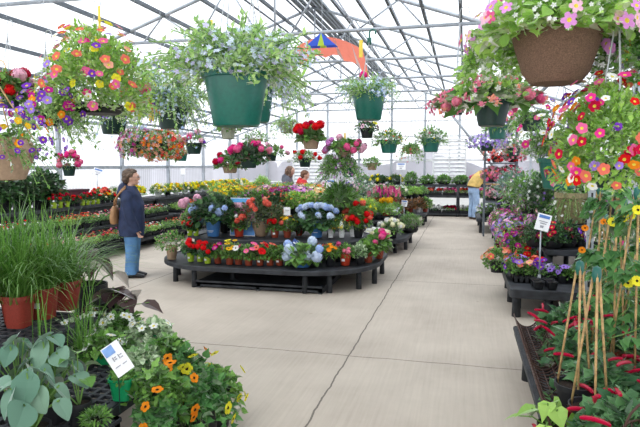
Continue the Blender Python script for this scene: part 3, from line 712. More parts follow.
hang('hanging basket of red and pink geraniums cut by the left edge', 10, 94, 3.6, 22, 14, 'basket', 'dkgreen', FM(24, 24, n=380, leaf='round', ls=.05, mat=G_MID), B('pom', ['crimson', 'hot', 'red', 'pale'], 14, .05, each=True, zmin=.0))
hang('dark green pot with blue lobelia and pale pink fringe below the coral basket', 113, 110, 5.95, 31, 24, 'basket', 'dkgreen', FS(34, 20, n=46, per=18, ls=.03, mat=G_PALE, g=1.1, up=.3),
     [B('star', ['blue', 'sky', 'violet'], 120, .017, on=True), B('drop', ['pale', 'pink'], 34, .03, each=True, zmin=-.35, rad=.9)])
hang('enormous glossy dark green pot brimming with airy pale blue stems, upper middle', 236, 72, 2.95, 69, 54, 'basket', 'green', FS(104, 74, n=300, per=26, ls=.040, leaf='oval', mat=G_PALE, g=.42, up=.95, z=2, core=900),
     [B('star', ['sky', 'sky', 'sky', 'lav'], 2100, .0155, on=True), B('petunia', ['gold'], 1, .03, each=True, zmin=.2)], hub=.75, tagm=(YTAG, 4, 14, 211, 20))
hang('second glossy green pot half hidden behind the enormous one', 255, 80, 4.1, 42, 42, 'basket', 'green', FS(52, 46, n=120, per=22, ls=.035, leaf='oval', mat=G_PALE, g=.8, up=.7, dx=14, core=200),
     B('star', ['sky', 'lav', 'sky'], 900, .015, on=True), hub=.7)
hang('dark green pot of pale blue lobelia with yellow tag, left of enormous pot', 172, 108, 5.0, 35, 21, 'basket', 'dkgreen', FS(60, 76, n=240, per=26, ls=.034, leaf='oval', mat=G_PALE, g=.55, up=1., dx=-4, core=300),
     [B('star', ['sky', 'blue', 'sky', 'sky'], 1700, .017, on=True), B('star', ['blue'], 60, .015, zmin=-.5)], hub=.6, tagm=(YTAG, 6, 14, 151, 107))
hang('green pot of wispy blue flowers hung from a green hook in the upper centre', 369, 92, 5.95, 36, 28, 'basket', 'green', FS(42, 32, n=170, per=22, ls=.035, leaf='lance', mat=G_LIME, g=.5, up=.8, core=300),
     [B('star', ['sky', 'blue', 'sky'], 900, .016, on=True), B('rose', ['hot'], 1, .05, each=True, zmin=-.2)], hub=.52, tagm=(YTAG, 4, 17, 361, 40), hookm=POT['green'])
hang('large brown fibre pot of pink and white impatiens at top right', 557, 27, 2.62, 86, 56, 'urn', 'brown', FM(84, 42, n=1300, leaf='wide', ls=.048, mat=G_LIME, zmin=-.12, z=-2),
     [B('impat', ['orchid', 'pale', 'pink', 'orchid', 'pale'], 60, .031, each=True, zmin=-.15, lift=.0, rad=1.07), B('star', ['white'], 160, .012, zmin=-.2)], hub=.7, tagm=(YTAG, 7, 20, 627, 40))
hang('trailing basket of white bacopa and pale pink blooms left of the brown pot', 494, 34, 2.9, 18, 12, 'basket', 'dkgreen', FS(34, 36, n=90, per=22, ls=.03, leaf='wide', mat=G_LIME, g=1.3, up=.5),
     [B('star', ['white'], 150, .015, on=True), B('impat', ['orchid', 'pale'], 12, .028, each=True, zmin=-.2, rad=.8)], hub=.7)
hang('trailing white and violet basket at the upper right edge', 632, 38, 2.7, 30, 22, 'basket', 'dkgreen', FS(48, 42, n=80, per=22, ls=.03, leaf='wide', mat=G_MID, g=1.3, up=.5),
     [B('star', ['white'], 170, .015, on=True), B('petunia', ['violet', 'orchid', 'white'], 22, .024, each=True, zmin=-.5, rad=.8)], hub=.7)
hang('blackish green pot of drooping pink begonias beneath the white bacopa', 492, 101, 3.6, 38, 25, 'basket', 'dkgreen', FM(48, 24, n=170, leaf='heart', ls=.085, mat=G_MID, zmin=-.1),
     [B('drop', ['rose', 'pink', 'salmon'], 70, .038, each=True, zmin=-.35, rad=1.05), B('rose', ['rose', 'pink'], 16, .035, each=True, zmin=-.2)], hub=.6)
hang('pink begonia garland basket reaching left from the blackish green pot', 458, 108, 4.3, 12, 7, 'basket', 'dkgreen', FM(30, 13, n=120, leaf='heart', ls=.07, mat=G_MID, zmin=-.1, z=2),
     B('drop', ['rose', 'pink'], 90, .030, each=True, zmin=-.75, rad=1.0), hub=.6)
hang('small green pot hanging just under the begonia basket', 498, 125, 5.95, 21, 14, 'basket', 'green', FM(18, 9, n=180, leaf='oval', ls=.05, mat=G_MID), B('star', ['violet', 'pink'], 30, .02, zmin=0))
hang('large bright multicoloured trumpet-flower basket filling the right edge', 612, 162, 2.5, 38, 26, 'basket', 'dkgreen', FM(58, 78, n=5200, leaf='oval', ls=.032, mat=G_LIME, zmin=-.45, z=8),
     [B('petunia', ['red', 'coral', 'orange', 'pink', 'crimson', 'hot'], 110, .022, each=True, zmin=-.3, rad=1.09, lift=-.1), B('petunia', ['purple', 'violet', 'white', 'orange'], 50, .020, each=True, zmin=-.3, rad=1.08, lift=-.1)], hub=.62)
hang('big dark green pot with leafy white-flowered stems in front of the right bench', 560, 158, 4.1, 44, 31, 'basket', 'green', FS(42, 44, n=170, per=22, ls=.042, leaf='lance', mat=G_MID, g=.35, up=.95, dx=-8, z=6),
     [B('star', ['white', 'lav'], 90, .018, on=True), B('petunia', ['hot', 'pink', 'white'], 16, .026, each=True, zmin=0)], hub=.55)
hang('basket of hot pink blooms hanging between the brown pot and the big green pot', 532, 116, 5.2, 24, 15, 'basket', 'dkgreen', FS(27, 22, n=60, per=20, ls=.035, mat=G_MID, g=.8, up=.6),
     B('petunia', ['hot', 'pink', 'rose', 'violet'], 26, .028, each=True, zmin=-.1))
# second and third rank
hang('loose basket of salmon and orange bells, left one of the joined pair upper left', 138, 141, 5.95, 20, 12, 'basket', 'dkgreen', FM(21, 16, n=640, ls=.045, leaf='oval', mat=G_MID, zmin=-.8, z=-2), B('star', ['pale', 'lilac', 'salmon', 'mag'], 240, .026, zmin=-.8))
hang('loose basket of salmon and orange bells, right one of the joined pair upper left', 163, 143, 5.95, 20, 12, 'basket', 'dkgreen', FM(22, 18, n=700, ls=.045, leaf='oval', mat=G_MID, zmin=-.8, z=-2), B('star', ['salmon', 'orange', 'coral', 'red'], 260, .026, zmin=-.8))
hang('small dark pot of clear pink flowers hanging alone against the left wall', 69, 166, 8.3, 14, 10, 'basket', 'dkgreen', FM(11, 14, n=160, ls=.05, mat=G_MID, z=2), B('rose', ['pink', 'hot', 'rose'], 22, .045, each=True, zmin=-.1), hub=.5)
hang('tiny green hanging pot behind the pink fuchsia basket', 182, 152, 10.65, 12, 9, 'basket', 'green', FM(9, 7, n=120, ls=.05, mat=G_MID), hub=.4)
hang('dark green pot of hot pink fuchsia and violet pansies left of centre', 194, 143, 8.3, 18, 11, 'basket', 'dkgreen', FM(14, 12, n=180, ls=.05, mat=G_MID), [B('rose', ['hot', 'pale'], 10, .05, each=True, zmin=.1, rad=1.15), B('pansy', ['purple', 'violet'], 6, .04, each=True, zmin=0)])
hang('small sage grey pot just below the enormous green pot', 228, 127, 8.3, 17, 12, 'basket', 'grey', FM(15, 9, n=170, ls=.06, mat=G_MID))
hang('small sage grey pot of pale blue stars right of the enormous green pot', 286, 122, 8.3, 16, 11, 'basket', 'grey', FS(17, 17, n=60, per=16, ls=.04, mat=G_PALE, g=.9, up=.6), B('star', ['sky', 'blue'], 110, .018, on=True))
hang('leafy basket with a hidden tan pot under the enormous green pot', 256, 139, 10.65, 13, 8, 'basket', 'tan', FM(14, 10, n=190, ls=.06, mat=G_MID))
hang('tan pot topped with a dome of bright red geraniums', 311, 136, 8.3, 20, 13, 'basket', 'tan', FM(15, 12, n=240, leaf='round', ls=.07, mat=G_MID), B('pom', ['crimson', 'red', 'crimson'], 13, .065, each=True, zmin=.25, rad=1.2))
hang('tan pot of crimson geraniums lowest on the left of the centre group', 230, 163, 8.3, 18, 10, 'basket', 'tan', FM(16, 11, n=240, leaf='round', ls=.06, mat=G_MID), B('pom', ['crimson', 'hot'], 9, .055, each=True, zmin=.2, rad=1.15))
hang('dark green pot of rose pink geraniums beside the crimson tan pot', 249, 156, 7.4, 20, 12, 'basket', 'dkgreen', FM(20, 13, n=320, leaf='round', ls=.06, mat=G_DARK), B('pom', ['pink', 'rose', 'hot'], 12, .055, each=True, zmin=.25, rad=1.15))
hang('pale pink ivy geranium basket trailing right of the rose pink one', 271, 153, 9.5, 13, 8, 'basket', 'dkgreen', FM(15, 9, n=190, leaf='ivy', ls=.05, mat=G_MID), B('pom', ['orchid', 'pale', 'pink'], 15, .04, each=True, zmin=-.1, rad=1.15))
hang('dark green pot of red and white blooms above the two shoppers', 305, 158, 9.6, 14, 9, 'basket', 'dkgreen', FM(14, 9, n=200, ls=.05, mat=G_MID), B('rose', ['red', 'white', 'red'], 12, .04, each=True, zmin=-.3, rad=1.1))
hang('basket crowded with light pink geranium heads in the centre', 345, 147, 8.3, 18, 10, 'basket', 'tan', FM(19, 10, n=220, leaf='round', ls=.06, mat=G_MID, zmin=-.4), B('pom', ['orchid', 'pink', 'pale'], 20, .05, each=True, zmin=-.4, rad=1.1), tagm=(YTAG, 2, 12, 345, 133))
hang('dark basket with yellow and maroon blooms behind the wispy blue pot', 367, 128, 8.3, 15, 10, 'basket', 'black', FM(13, 9, n=180, ls=.05, mat=G_DARK), [B('pansy', ['yellow', 'maroon', 'pale'], 10, .04, each=True, zmin=0)])
hang('green pot of leafy yellow-dotted foliage right of the central group', 389, 140, 8.3, 20, 13, 'basket', 'green', FM(18, 13, n=420, leaf='lance', ls=.06, mat=G_MID), B('star', ['yellow', 'red'], 26, .018))
hang('straggling green and pink basket between two green pots', 411, 147, 10.65, 13, 7, 'basket', 'olive', FS(15, 13, n=60, per=16, ls=.05, mat=G_MID, g=1, up=.6), B('star', ['rose', 'coral'], 30, .026, on=True))
hang('rightmost green pot of spreading foliage before the end wall vent', 431, 138, 8.3, 20, 14, 'basket', 'green', FM(17, 13, n=420, leaf='lance', ls=.06, mat=G_MID), B('star', ['yellow', 'white', 'rose'], 20, .018))
hang('small tan pot with a tuft of green above the middle island', 372, 163, 10.65, 12, 7, 'basket', 'tan', FM(10, 7, n=140, ls=.06, mat=G_MID))
hang('dark green pot with tall misty purple foliage over the middle of the island', 349, 168, 8.3, 14, 9, 'basket', 'green', FS(28, 30, n=220, per=20, ls=.04, mat=G_MID, g=.6, up=.7, dx=-9, core=200), B('star', ['lilac', 'violet', 'orchid', 'white'], 420, .018, on=True), hub=.4)
hang('violet lobelia basket hanging over the wheeled rack at right', 487, 142, 8.3, 16, 9, 'basket', 'dkgreen', FM(20, 11, n=200, ls=.04, mat=G_MID, zmin=-.5), B('star', ['violet', 'lav', 'violet'], 260, .022, zmin=-.5))
hang('white and green basket close behind the violet lobelia', 514, 148, 8.3, 14, 8, 'basket', 'dkgreen', FM(16, 13, n=240, ls=.04, mat=G_MID, zmin=-.4), B('star', ['white', 'pale'], 90, .022, zmin=-.4))
seen = []
for x in sorted(PIPES):
    if not seen or x - seen[-1] > .05: seen.append(x)
for x in seen:
    g = G(); g.tube([(x, 1.0, ZC + .045), (x, 6.05, ZC + .045)], .02, 8); tag(link('hanging_pipe', mesh('hanging_pipe', g, GALV, True)), kind='structure')
# red paper kite with a blue and yellow cap, strung under the roof
p = ony(322, 47, 7.2); root = thing('fabric_kite', 'coral red fabric kite with a blue cap and lime tail strung under the roof', 'kite', p)
g = G(); k = 14; V = []; T = []
for i in range(k + 1):
    a = -1 + 2 * i / k; V += [(a * .50, .15 * abs(a), -.16 * a * a + .13), (a * .58, .2, -.30 * a * a - .07 - .03 * math.cos(a * 14))]
for i in range(k): q = 2 * i; T += [(q, q + 2, q + 3), (q, q + 3, q + 1)]
g.add(V, T); part('canopy', g, leafy('kite_coral', (.95, .22, .16), (.98, .32, .22), .6), root)
for nm, c, a0, a1 in (('blue_panel', (.08, .16, .75), -1, -.2), ('lime_panel', (.6, .8, .1), -.2, .25), ('blue_panel', (.08, .16, .75), .25, 1)):
    g = G(); g.add([(0, -.05, .17), (a0 * .2, -.08, .0), (a1 * .2, -.08, .0)], [(0, 1, 2)]); g.add([(0, -.02, .17), (a0 * .2, .06, .0), (a1 * .2, .06, .0)], [(0, 1, 2)]); part(nm, g, petal('kite_' + nm, c), root)
g = G(); t = np.linspace(0, 1, 8)
C = np.stack([-.05 - .28 * t, 0 * t, -.05 - .32 * t + .05 * np.sin(t * 6)], 1); g.tube(C, .035 * (1 - t * .6), 6, flat=.3); part('tail', g, petal('kite_tail', (.55, .85, .2)), root)
g = G(); g.tube([(0, 0, .17), (0, 0, roofz(p[0]) - p[2])], .003, 4); part('string', g, WIRE, root)

# ================================================================== PLANTS STANDING ON THE ISLANDS
def stand(name, label, cat, px, py, z, style, mat, pw, ph, fol=None, blo=(), Y=None, group=None, card=False, rz=None):
    if Y is None: p = onz(px, py, z)
    else: p = (atx(px, Y, z), Y, z)
    m = mpp(p); r = pw / 2 * m; h = ph * m
    p = (p[0] - .0 * r, p[1] + (r if Y is None else 0), p[2])
    if fol:
        fol = dict(fol); bs = 1.04 if z in (Z1, Z2, Z3) and fol['k'] == 'mound' else 1.; fol['r'] = round(fol['r'] * m * bs, 2); fol['h'] = round(fol['h'] * m * bs, 2); fol['z'] = fol.get('z', 0) * m
    return plant(name, label, cat, p, (style, mat, r, h), fol, blo, group, rz if rz is not None else random.uniform(-.2, .2), card)
# lowest step of the nearest island, left to right
S = stand
S('potted_plant', 'tan pot of bushy green foliage at the far left end of the nearest island', 'potted plant', 169, 260, Z1, 'round', 'tan', 12, 14, FM(17, 14, n=420, ls=.045, mat=G_MID, z=3), B('star', ['pale', 'rose'], 26, .015, zmin=.1))
for i, (px, py, dx) in enumerate(((189, 262, -2), (198.5, 262, 0), (206, 264, 1))):
    S('potted_geranium', 'lime green pot with red double blooms, %s from the left on nearest island\'s front' % ORD[i], 'potted plant', px, py, Z1, 'round', 'lime', 8, 9,
      FM(9, 9, n=180, leaf='round', ls=.045, mat=G_DARK, z=3), B('pom', ['red'], 7, .045, each=True, zmin=.25, rad=1.1), card=True)
FR = [(216, 264, ['mag', 'maroon', 'mag'], 'magenta petunias', 'petunia', 7, .035, 10, 11), (228, 265, ['gold', 'yellow'], 'golden yellow zinnias', 'zinnia', 3, .042, 10, 13), (237, 265, ['gold', 'white', 'cream'], 'cream and gold zinnias', 'zinnia', 4, .042, 10, 13),
      (247, 266, ['pale', 'pink'], 'pale pink gerbera blooms', 'marigold', 3, .042, 10, 13), (258.5, 266, ['red', 'coral'], 'scarlet zinnias', 'zinnia', 5, .042, 10, 13),
      (268.5, 266, ['coral', 'orange'], 'orange red zinnias', 'zinnia', 4, .040, 10, 12), (278, 266, ['salmon', 'orange'], 'a few salmon buds', 'zinnia', 3, .034, 10, 11)]
for i, (px, py, c, w_, k, n, s, fr, fh) in enumerate(FR):
    S('potted_bloom', 'small terracotta pot with %s, %s from the left in the front row' % (w_, ORD[i]), 'potted plant', px, py, Z1, 'round', 'terra', 9, 9.5,
      FM(fr * .85, fh * .9, n=240, leaf='oval', ls=.055, mat=G_MID, z=2), B(k, c, n + 2, s * 1.08, each=True, zmin=.35, rad=1.2, lift=.3), card=(i in (4, 5, 6)))
h = S('potted_hydrangea', 'blue shallow pot with huge pale blue hydrangea heads on the front step', 'hydrangea', 300.5, 268, Z1, 'dish', 'blue', 17, 9, FM(19, 14, n=110, leaf='wide', ls=.11, mat=G_MID, z=2))
m = mpp(onz(300, 268, Z1)); hy = h.location
for (hx, hyy, s) in ((284, 246, 5), (289, 250, 6.5), (293, 253, 6), (286, 257, 5.5), (306, 256, 7), (310, 242, 5.5), (317, 256, 6.5), (297, 262, 3.5), (320, 248, 4.5)):
    a = h.rotation_euler.z; ox = (hx - 300.5) * m; oz = (268 - hyy) * m; oy = -.10 if hyy > 247 else .03
    link('flower_head', bloom_mesh('pom', 'sky' if s > 5 else 'blue'), h, (ox * math.cos(-a) - oy * math.sin(-a), ox * math.sin(-a) + oy * math.cos(-a), oz), (0, 0, 0), (s * m,) * 3)
S('potted_marigold', 'black pot of orange marigolds in the front row beside the blue hydrangea', 'potted plant', 329, 267, Z1, 'round', 'black', 11, 12, FM(9, 10, n=190, leaf='oval', ls=.05, mat=G_MID, z=2), B('marigold', ['orange', 'coral'], 6, .035, each=True, zmin=.45, rad=1.1))
S('potted_bloom', 'glossy bright red pot of pink blooms in the front row with a white sticker', 'potted plant', 344, 266, Z1, 'round', 'red', 12, 12, FM(10, 9, n=190, leaf='oval', ls=.05, mat=G_MID, z=2), B('rose', ['pink', 'pale', 'rose'], 8, .03, each=True, zmin=.25, rad=1.1), card=True)
S('potted_plant', 'small black pot of white-edged variegated leaves between red and terracotta pots', 'potted plant', 358.5, 265, Z1, 'round', 'black', 9, 8, FM(9, 12, n=260, leaf='oval', ls=.04, mat=G_VAR, z=4))
S('potted_plant', 'plain black pot of dark leaves standing behind the small variegated plant', 'potted plant', 353, 260, Z1, 'round', 'black', 9, 9, FM(8, 9, n=150, leaf='oval', ls=.05, mat=G_DARK, z=2))
S('potted_geranium', 'terracotta pot with two pink geranium heads near the island\'s right end', 'potted plant', 367.5, 263, Z1, 'round', 'terra', 10, 12, FM(10, 12, n=120, leaf='wide', ls=.09, mat=G_MID, z=2), B('pom', ['pink'], 3, .04, each=True, zmin=.5, rad=1.1))
S('potted_geranium', 'terracotta pot with hot pink geranium heads at the island\'s right end', 'potted plant', 378, 259, Z1, 'round', 'terra', 11, 12, FM(12, 13, n=140, leaf='wide', ls=.09, mat=G_MID, z=3), B('pom', ['hot', 'pink'], 4, .055, each=True, zmin=.5, rad=1.1))
# second step
for i, px in enumerate((188.5, 194.5)):
    S('potted_plant', 'lime green pot with a white tag on the second step, %s one' % ('left' if i == 0 else 'right'), 'potted plant', px, 236, Z2, 'round', 'lime', 6.5, 8, FM(7, 7, n=120, leaf='round', ls=.045, mat=G_DARK, z=2), B('pom', ['red', 'crimson'], 4, .045, each=True, zmin=.2, rad=1.1), card=True)
h = S('potted_hydrangea', 'tall blue pot with spreading dark shrub bearing pink and blue clusters, second step left', 'hydrangea', 210, 237, Z2, 'round', 'blue', 16, 17, FM(25, 20, n=520, leaf='wide', ls=.085, mat=G_DARK, z=7))
def pot_mark(root, r, h, lines):
    g = G()
    for (x, z, w_, t) in lines: g.box(x - w_ / 2, x + w_ / 2, -r - .003, -r * .86, z, z + t)
    g2 = G(); 
    for a in range(3): g2.tube([(0, -r * .93 - .003, h * .62), (math.cos(a * 1.05 + .55) * .02, -r * .93 - .003, h * .62 + abs(math.sin(a * 1.05 + .55)) * .02)], .003, 4)
    part('printed_mark', g, CARD, root); part('printed_emblem', g2, CARD, root)
m = mpp(onz(210, 237, Z2)); h.rotation_euler.z = 0; pot_mark(h, 8 * m * .88, 17 * m, [(0, .085, .09, .008), (0, .068, .06, .005)])
for (hx, hyy, s, c, k) in ((181, 204, 5.5, 'pale', 'pom'), (185, 201, 4, 'pale', 'pom'), (197, 198, 4.5, 'pale', 'pom'), (199, 202, 3, 'orchid', 'pom'), (195, 210, 3.8, 'blue', 'rose'), (200, 208, 3, 'blue', 'rose'), (217, 208, 4, 'blue', 'rose'), (224, 211, 4.2, 'blue', 'rose'), (230, 207, 3, 'blue', 'rose')):
    link('flower_head', bloom_mesh(k, c), h, ((hx - 210) * m, -.24 if hyy > 205 else -.12, (237 - hyy) * m), (0, 0, 0), (s * m,) * 3)
S('potted_plant', 'tall plain black pot of dark leaves right behind the tall blue pot', 'potted plant', 222, 233, Z2, 'round', 'black', 10, 16, FM(10, 9, n=150, leaf='oval', ls=.06, mat=G_DARK))
S('potted_pelargonium', 'brick red pot with pale violet and white blooms, second step', 'potted plant', 237, 237, Z2, 'round', 'red', 11, 10, FM(10, 10, n=170, leaf='round', ls=.055, mat=G_MID, z=2), B('pom', ['lav', 'white', 'orchid'], 7, .035, each=True, zmin=.3, rad=1.15))
S('potted_impatiens', 'tan urn pot overflowing with bronze-green leaves and coral orange blooms, second step', 'potted plant', 258, 237, Z2, 'urn', 'tan', 19, 14, FM(26, 19, n=950, leaf='oval', ls=.06, mat=leafy('leaf_bronze_green', (.03, .07, .02), (.16, .22, .07)), z=6), B('rose', ['coral', 'salmon', 'coral'], 18, .045, each=True, zmin=-.2, rad=1.06))
S('potted_bloom', 'terracotta pot with coral red flowers and a sticker, right of the tan urn', 'potted plant', 273.5, 238, Z2, 'round', 'terra', 9, 9, FM(9, 8, n=170, leaf='oval', ls=.05, mat=G_MID, z=2), B('rose', ['coral', 'red'], 5, .04, each=True, zmin=.4, rad=1.1), card=True)
S('potted_bloom', 'terracotta pot with yellow blooms on the second step left of blue hydrangea', 'potted plant', 286, 238, Z2, 'round', 'terra', 9, 8, FM(9, 11, n=190, leaf='oval', ls=.05, mat=G_MID, z=3), B('marigold', ['yellow', 'gold', 'orange'], 7, .035, each=True, zmin=.3, rad=1.1))
S('potted_plant', 'small brick red pot of plain broad leaves tucked beside the blue hydrangea pot', 'potted plant', 298, 236, Z2, 'round', 'brick', 8, 7, FM(10, 9, n=70, leaf='wide', ls=.10, mat=G_DARK, z=2))
h = S('potted_hydrangea', 'blue pot crowned by a wide dome of pale blue lacecap hydrangea, second step', 'hydrangea', 315, 238, Z2, 'round', 'blue', 14, 16, FM(21, 11, n=180, leaf='wide', ls=.10, mat=G_DARK, z=1))
m = mpp(onz(315, 238, Z2)); h.rotation_euler.z = 0; pot_mark(h, 7 * m * .9, 16 * m, [(0, .075, .07, .006)])
rr = np.random.default_rng(12)
for i in range(34):
    a = rr.uniform(0, 2 * PI); e = rr.uniform(0, 1) ** .5; x = math.cos(a) * e * 21; y = math.sin(a) * e * 14
    link('flower_head', bloom_mesh('rose', ['blue', 'sky', 'sky'][i % 3]), h, (x * m, y * m - .02, (25 + 8 * math.sqrt(max(0, 1 - e * e)) - (6 if y < 0 and e > .8 else 0)) * m), (0, 0, 0), (3.1 * m,) * 3)
for i, (px, b) in enumerate(((330, 1), (341, 1), (352, 0), (360, 0))):
    h = S('potted_plant', ['white pot with tall white bottle-shaped tag, first beside the blue hydrangea', 'white pot with tall white bottle-shaped tag, second from the blue hydrangea', 'white pot with half-hidden white tag and yellow-dotted leaves', 'rightmost white pot under yellow-dotted leaves, second step'][i],
          'potted plant', px, 238 - (i > 1), Z2, 'round', 'white', 6.5, 8, FM(11, 11, n=330, leaf='lance', ls=.04, mat=G_MID, z=5), B('star', ['yellow', 'gold'], 34, .012, zmin=-.2), card=True)
    if i < 3:
        m = mpp(h.location); g = G(); g.lathe([(0, 0), (2.3 * m, 0), (2.3 * m, 5 * m), (1.1 * m, 7 * m), (.9 * m, 9 * m), (0, 9.3 * m)], 12); part('plant_label', g, CARD, h, True, (0, -4.2 * m, 8 * m))
        g = G(); g.box(-1.4 * m, 1.4 * m, -2.7 * m, -2.2 * m, 1.5 * m, 4 * m); part('label_print', g, YTAG if i < 2 else INKG, h, loc=(0, -4.2 * m, 8 * m))
# picture board and price card among the pots
def board(name, label, cat, x, y, z, w_, hh, lean, rz, art):
    root = thing(name, label, cat, (x, y, z), rz); R_ = Matrix.Rotation(lean, 4, 'X')
    for nm, (x0, x1, z0, z1), mt, d in art:
        g = G(); g.box(x0 * w_, x1 * w_, -.006 - d, .0, z0 * hh, z1 * hh)
        V = [R_ @ Vector(v) for v in g.V[0]]; g.V[0] = np.array(V); part(nm, g, mt, root)
    return root
p = (atx(242.5, 7.95, Z2), 7.95, Z2)
b = board('picture_board', 'flower advertising board with a blue sky strip above pink blooms, behind brick red pot', 'sign', p[0], p[1], p[2], .40, .57, -.08, 0,
      [('panel', (-.5, .5, 0, 1), CARD, 0), ('picture_field', (-.48, .48, .40, .88), simple('print_pink_field', (.80, .35, .45), .5, var=.3, vscale=30), .002), ('sky_strip', (-.48, .48, .88, .985), simple('print_sky', (.12, .42, .80), .5), .002), ('blue_foot', (-.48, .48, .02, .38), simple('print_blue', (.10, .28, .62), .5, var=.15), .002), ('white_caption', (-.3, .45, .62, .70), CARD, .004)])
for (x, z, s) in ((-.10, .33, .05), (.02, .36, .05), (-.02, .29, .045), (.12, .40, .045)): link('printed_flower', bloom_mesh('rose', 'pink' if x < .1 else 'coral'), b, (x, -.03, z), (PI / 2, 0, 0), (s, s, .012))
p = onz(299, 240, Z2)
p = (p[0], 7.42, Z1)
b = thing('price_card', 'tilted navy blue care card with white print above the pale blue hydrangea', 'sign', (atx(298, 7.38, .55), 7.38, Z1)); g = G(); g.box(-.09, .09, -.004, 0, -.04, .045)
part('panel', g, simple('print_navy', (.03, .07, .25), .5), b, loc=(0, 0, .27), rot=(-.3, .55, 0)); g = G(); g.box(-.07, .07, -.008, -.003, -.018, .002); g.box(-.04, .06, -.008, -.003, .015, .022); part('print', g, CARD, b, loc=(0, 0, .27), rot=(-.3, .55, 0)); g = G(); g.box(-.004, .004, 0, .006, 0, .27); part('stake', g, CARD, b)
b = thing('price_card', 'small square white price card beside coral blooms on the island', 'sign', (atx(287, 7.9, 1.0), 7.9, Z2)); g = G(); g.box(-.05, .05, -.004, 0, .33, .45); part('panel', g, CARD, b); g = G(); g.box(-.03, .02, -.008, -.003, .38, .385); g.box(-.03, .03, -.008, -.003, .40, .41); part('print', g, INKG, b); g = G(); g.box(-.004, .004, 0, .005, 0, .35); part('stake', g, CARD, b)
# third step of the nearest island and the plants rising there
S('potted_plant', 'large drooping lance-leaved green plant above the white pots', 'potted plant', 340, 0, Z3, 'round', 'black', 13, 9, FM(18, 19, n=330, leaf='lance', ls=.15, mat=G_MID, z=7), Y=8.4)
S('potted_geranium', 'red flowering plant right of the large drooping green plant', 'potted plant', 358, 0, Z2, 'round', 'black', 13, 10, FM(13, 14, n=280, leaf='round', ls=.07, mat=G_MID, z=9), B('rose', ['red', 'coral', 'red'], 24, .045, each=True, zmin=-.1, rad=1.1), Y=8.3)
T3 = [(193, Z2, 8.3, G_MID, ['pale', 'rose'], 'dark leafy bush with faint pink buds behind the tall blue pot', 12, 11), (226, Z2, 8.5, G_DARK, ['blue'], 'dark leafy bush between the tall blue pot and the picture board', 13, 12),
      (262, Z3, 8.6, G_MID, ['mag', 'maroon'], 'magenta flowering bush behind the coral impatiens', 14, 10), (279, Z3, 8.6, G_DARK, ['coral'], 'dark green bush with coral specks right of the coral impatiens', 13, 10),
      (294, Z3, 8.65, G_LIME, ['orange', 'gold'], 'light green bush with orange daisies behind the yellow potted blooms', 13, 9), (310, Z3, 8.6, G_LIME, ['peach'], 'bright green bushy plant just behind the lacecap hydrangea', 13, 9), (325, Z3, 8.7, G_MID, ['peach', 'cream'], 'green plant with peach edges left of the drooping plant', 11, 10), (250, Z3, 8.7, G_MID, ['pale', 'orchid'], 'green plant with orchid pink blooms behind the picture board', 12, 10)]
for (px, z, Y, mt, c, lb, fr, fh) in T3:
    S('potted_plant', lb, 'potted plant', px, 0, z, 'round', 'black', 11, 8, FM(fr * 1.12, fh * 1.2, n=520, leaf='oval', ls=.06, mat=mt, z=4), B('star', c, 34, .022, zmin=.2), Y=Y)
# middle island, lowest step at its visible right end
S('potted_bloom', 'black bowl of tall white blooms at the rounded end of the middle island', 'potted plant', 390, 239, .30, 'basket', 'black', 15, 8, FM(13, 9, n=260, leaf='oval', ls=.06, mat=G_MID, z=2), B('rose', ['white', 'cream'], 20, .05, each=True, zmin=.35, rad=1.05))
S('potted_bloom', 'low black dish of white frilly blooms left on the middle island\'s end', 'potted plant', 376, 241, .30, 'dish', 'black', 14, 5, FM(11, 6, n=160, leaf='oval', ls=.06, mat=G_GRAY, z=1), B('rose', ['white', 'cream'], 26, .05, each=True, zmin=.1))
S('potted_plant', 'rounded plain green clump in a black tray at the middle island\'s right tip', 'potted plant', 409, 233, .30, 'dish', 'black', 17, 5, FM(13, 11, n=620, leaf='lance', ls=.06, mat=G_MID, z=5))
S('potted_plant', 'white pot of small leaves on the middle island\'s second step', 'potted plant', 395, 216, .62, 'round', 'white', 7, 7, FM(8, 8, n=150, leaf='oval', ls=.06, mat=G_MID))
S('potted_plant', 'second white pot of small leaves further left on the same step', 'potted plant', 388, 217, .62, 'round', 'white', 6, 6, FM(8, 8, n=150, leaf='oval', ls=.06, mat=G_LIME))
WH = 'on the middle island'
def many(n, px0, px1, z, Y0, Y1, spec, wh, pot=('round', 'black'), fr=12, fh=9, size=.03, n_b=40, start=0, pots=9):
    for i in range(n):
        px = px0 + (px1 - px0) * (i + .5) / n; c, w_, mt, k = spec[i % len(spec)] if len(spec) < n else spec[i]
        S('potted_bloom' if k else 'potted_plant', '%s, %s from the left %s' % (w_, ORD[i + start], wh), 'potted plant', px, 0, z, pot[0], pot[1], pots, 7, FM(fr, fh, n=330, leaf='oval', ls=.055, mat=mt, z=2),
          [B(k, c, n_b, size, zmin=.15)] if k else (), Y=Y0 + (Y1 - Y0) * ((i * 7) % 5) / 5)
tray('black flat of white starry flowers on the middle island\'s second step', (atx(383, 11.0, .62), 11.0, .62), .62, .3, .07, .16, .045, blo=B('star', ['white', 'sky'], 70, .022), n=300)
many(8, 284, 372, .62, 10.6, 10.9, [(['white', 'pale'], 'white and pale bedding plant', G_MID, 'star'), (None, 'leafy dark green plant', G_MID, None), (['coral', 'orange'], 'orange bedding plant', G_MID, 'star'), (['lime'] if 0 else ['yellow'], 'yellow-dotted bedding plant', G_LIME, 'star')], 'second step of middle island')
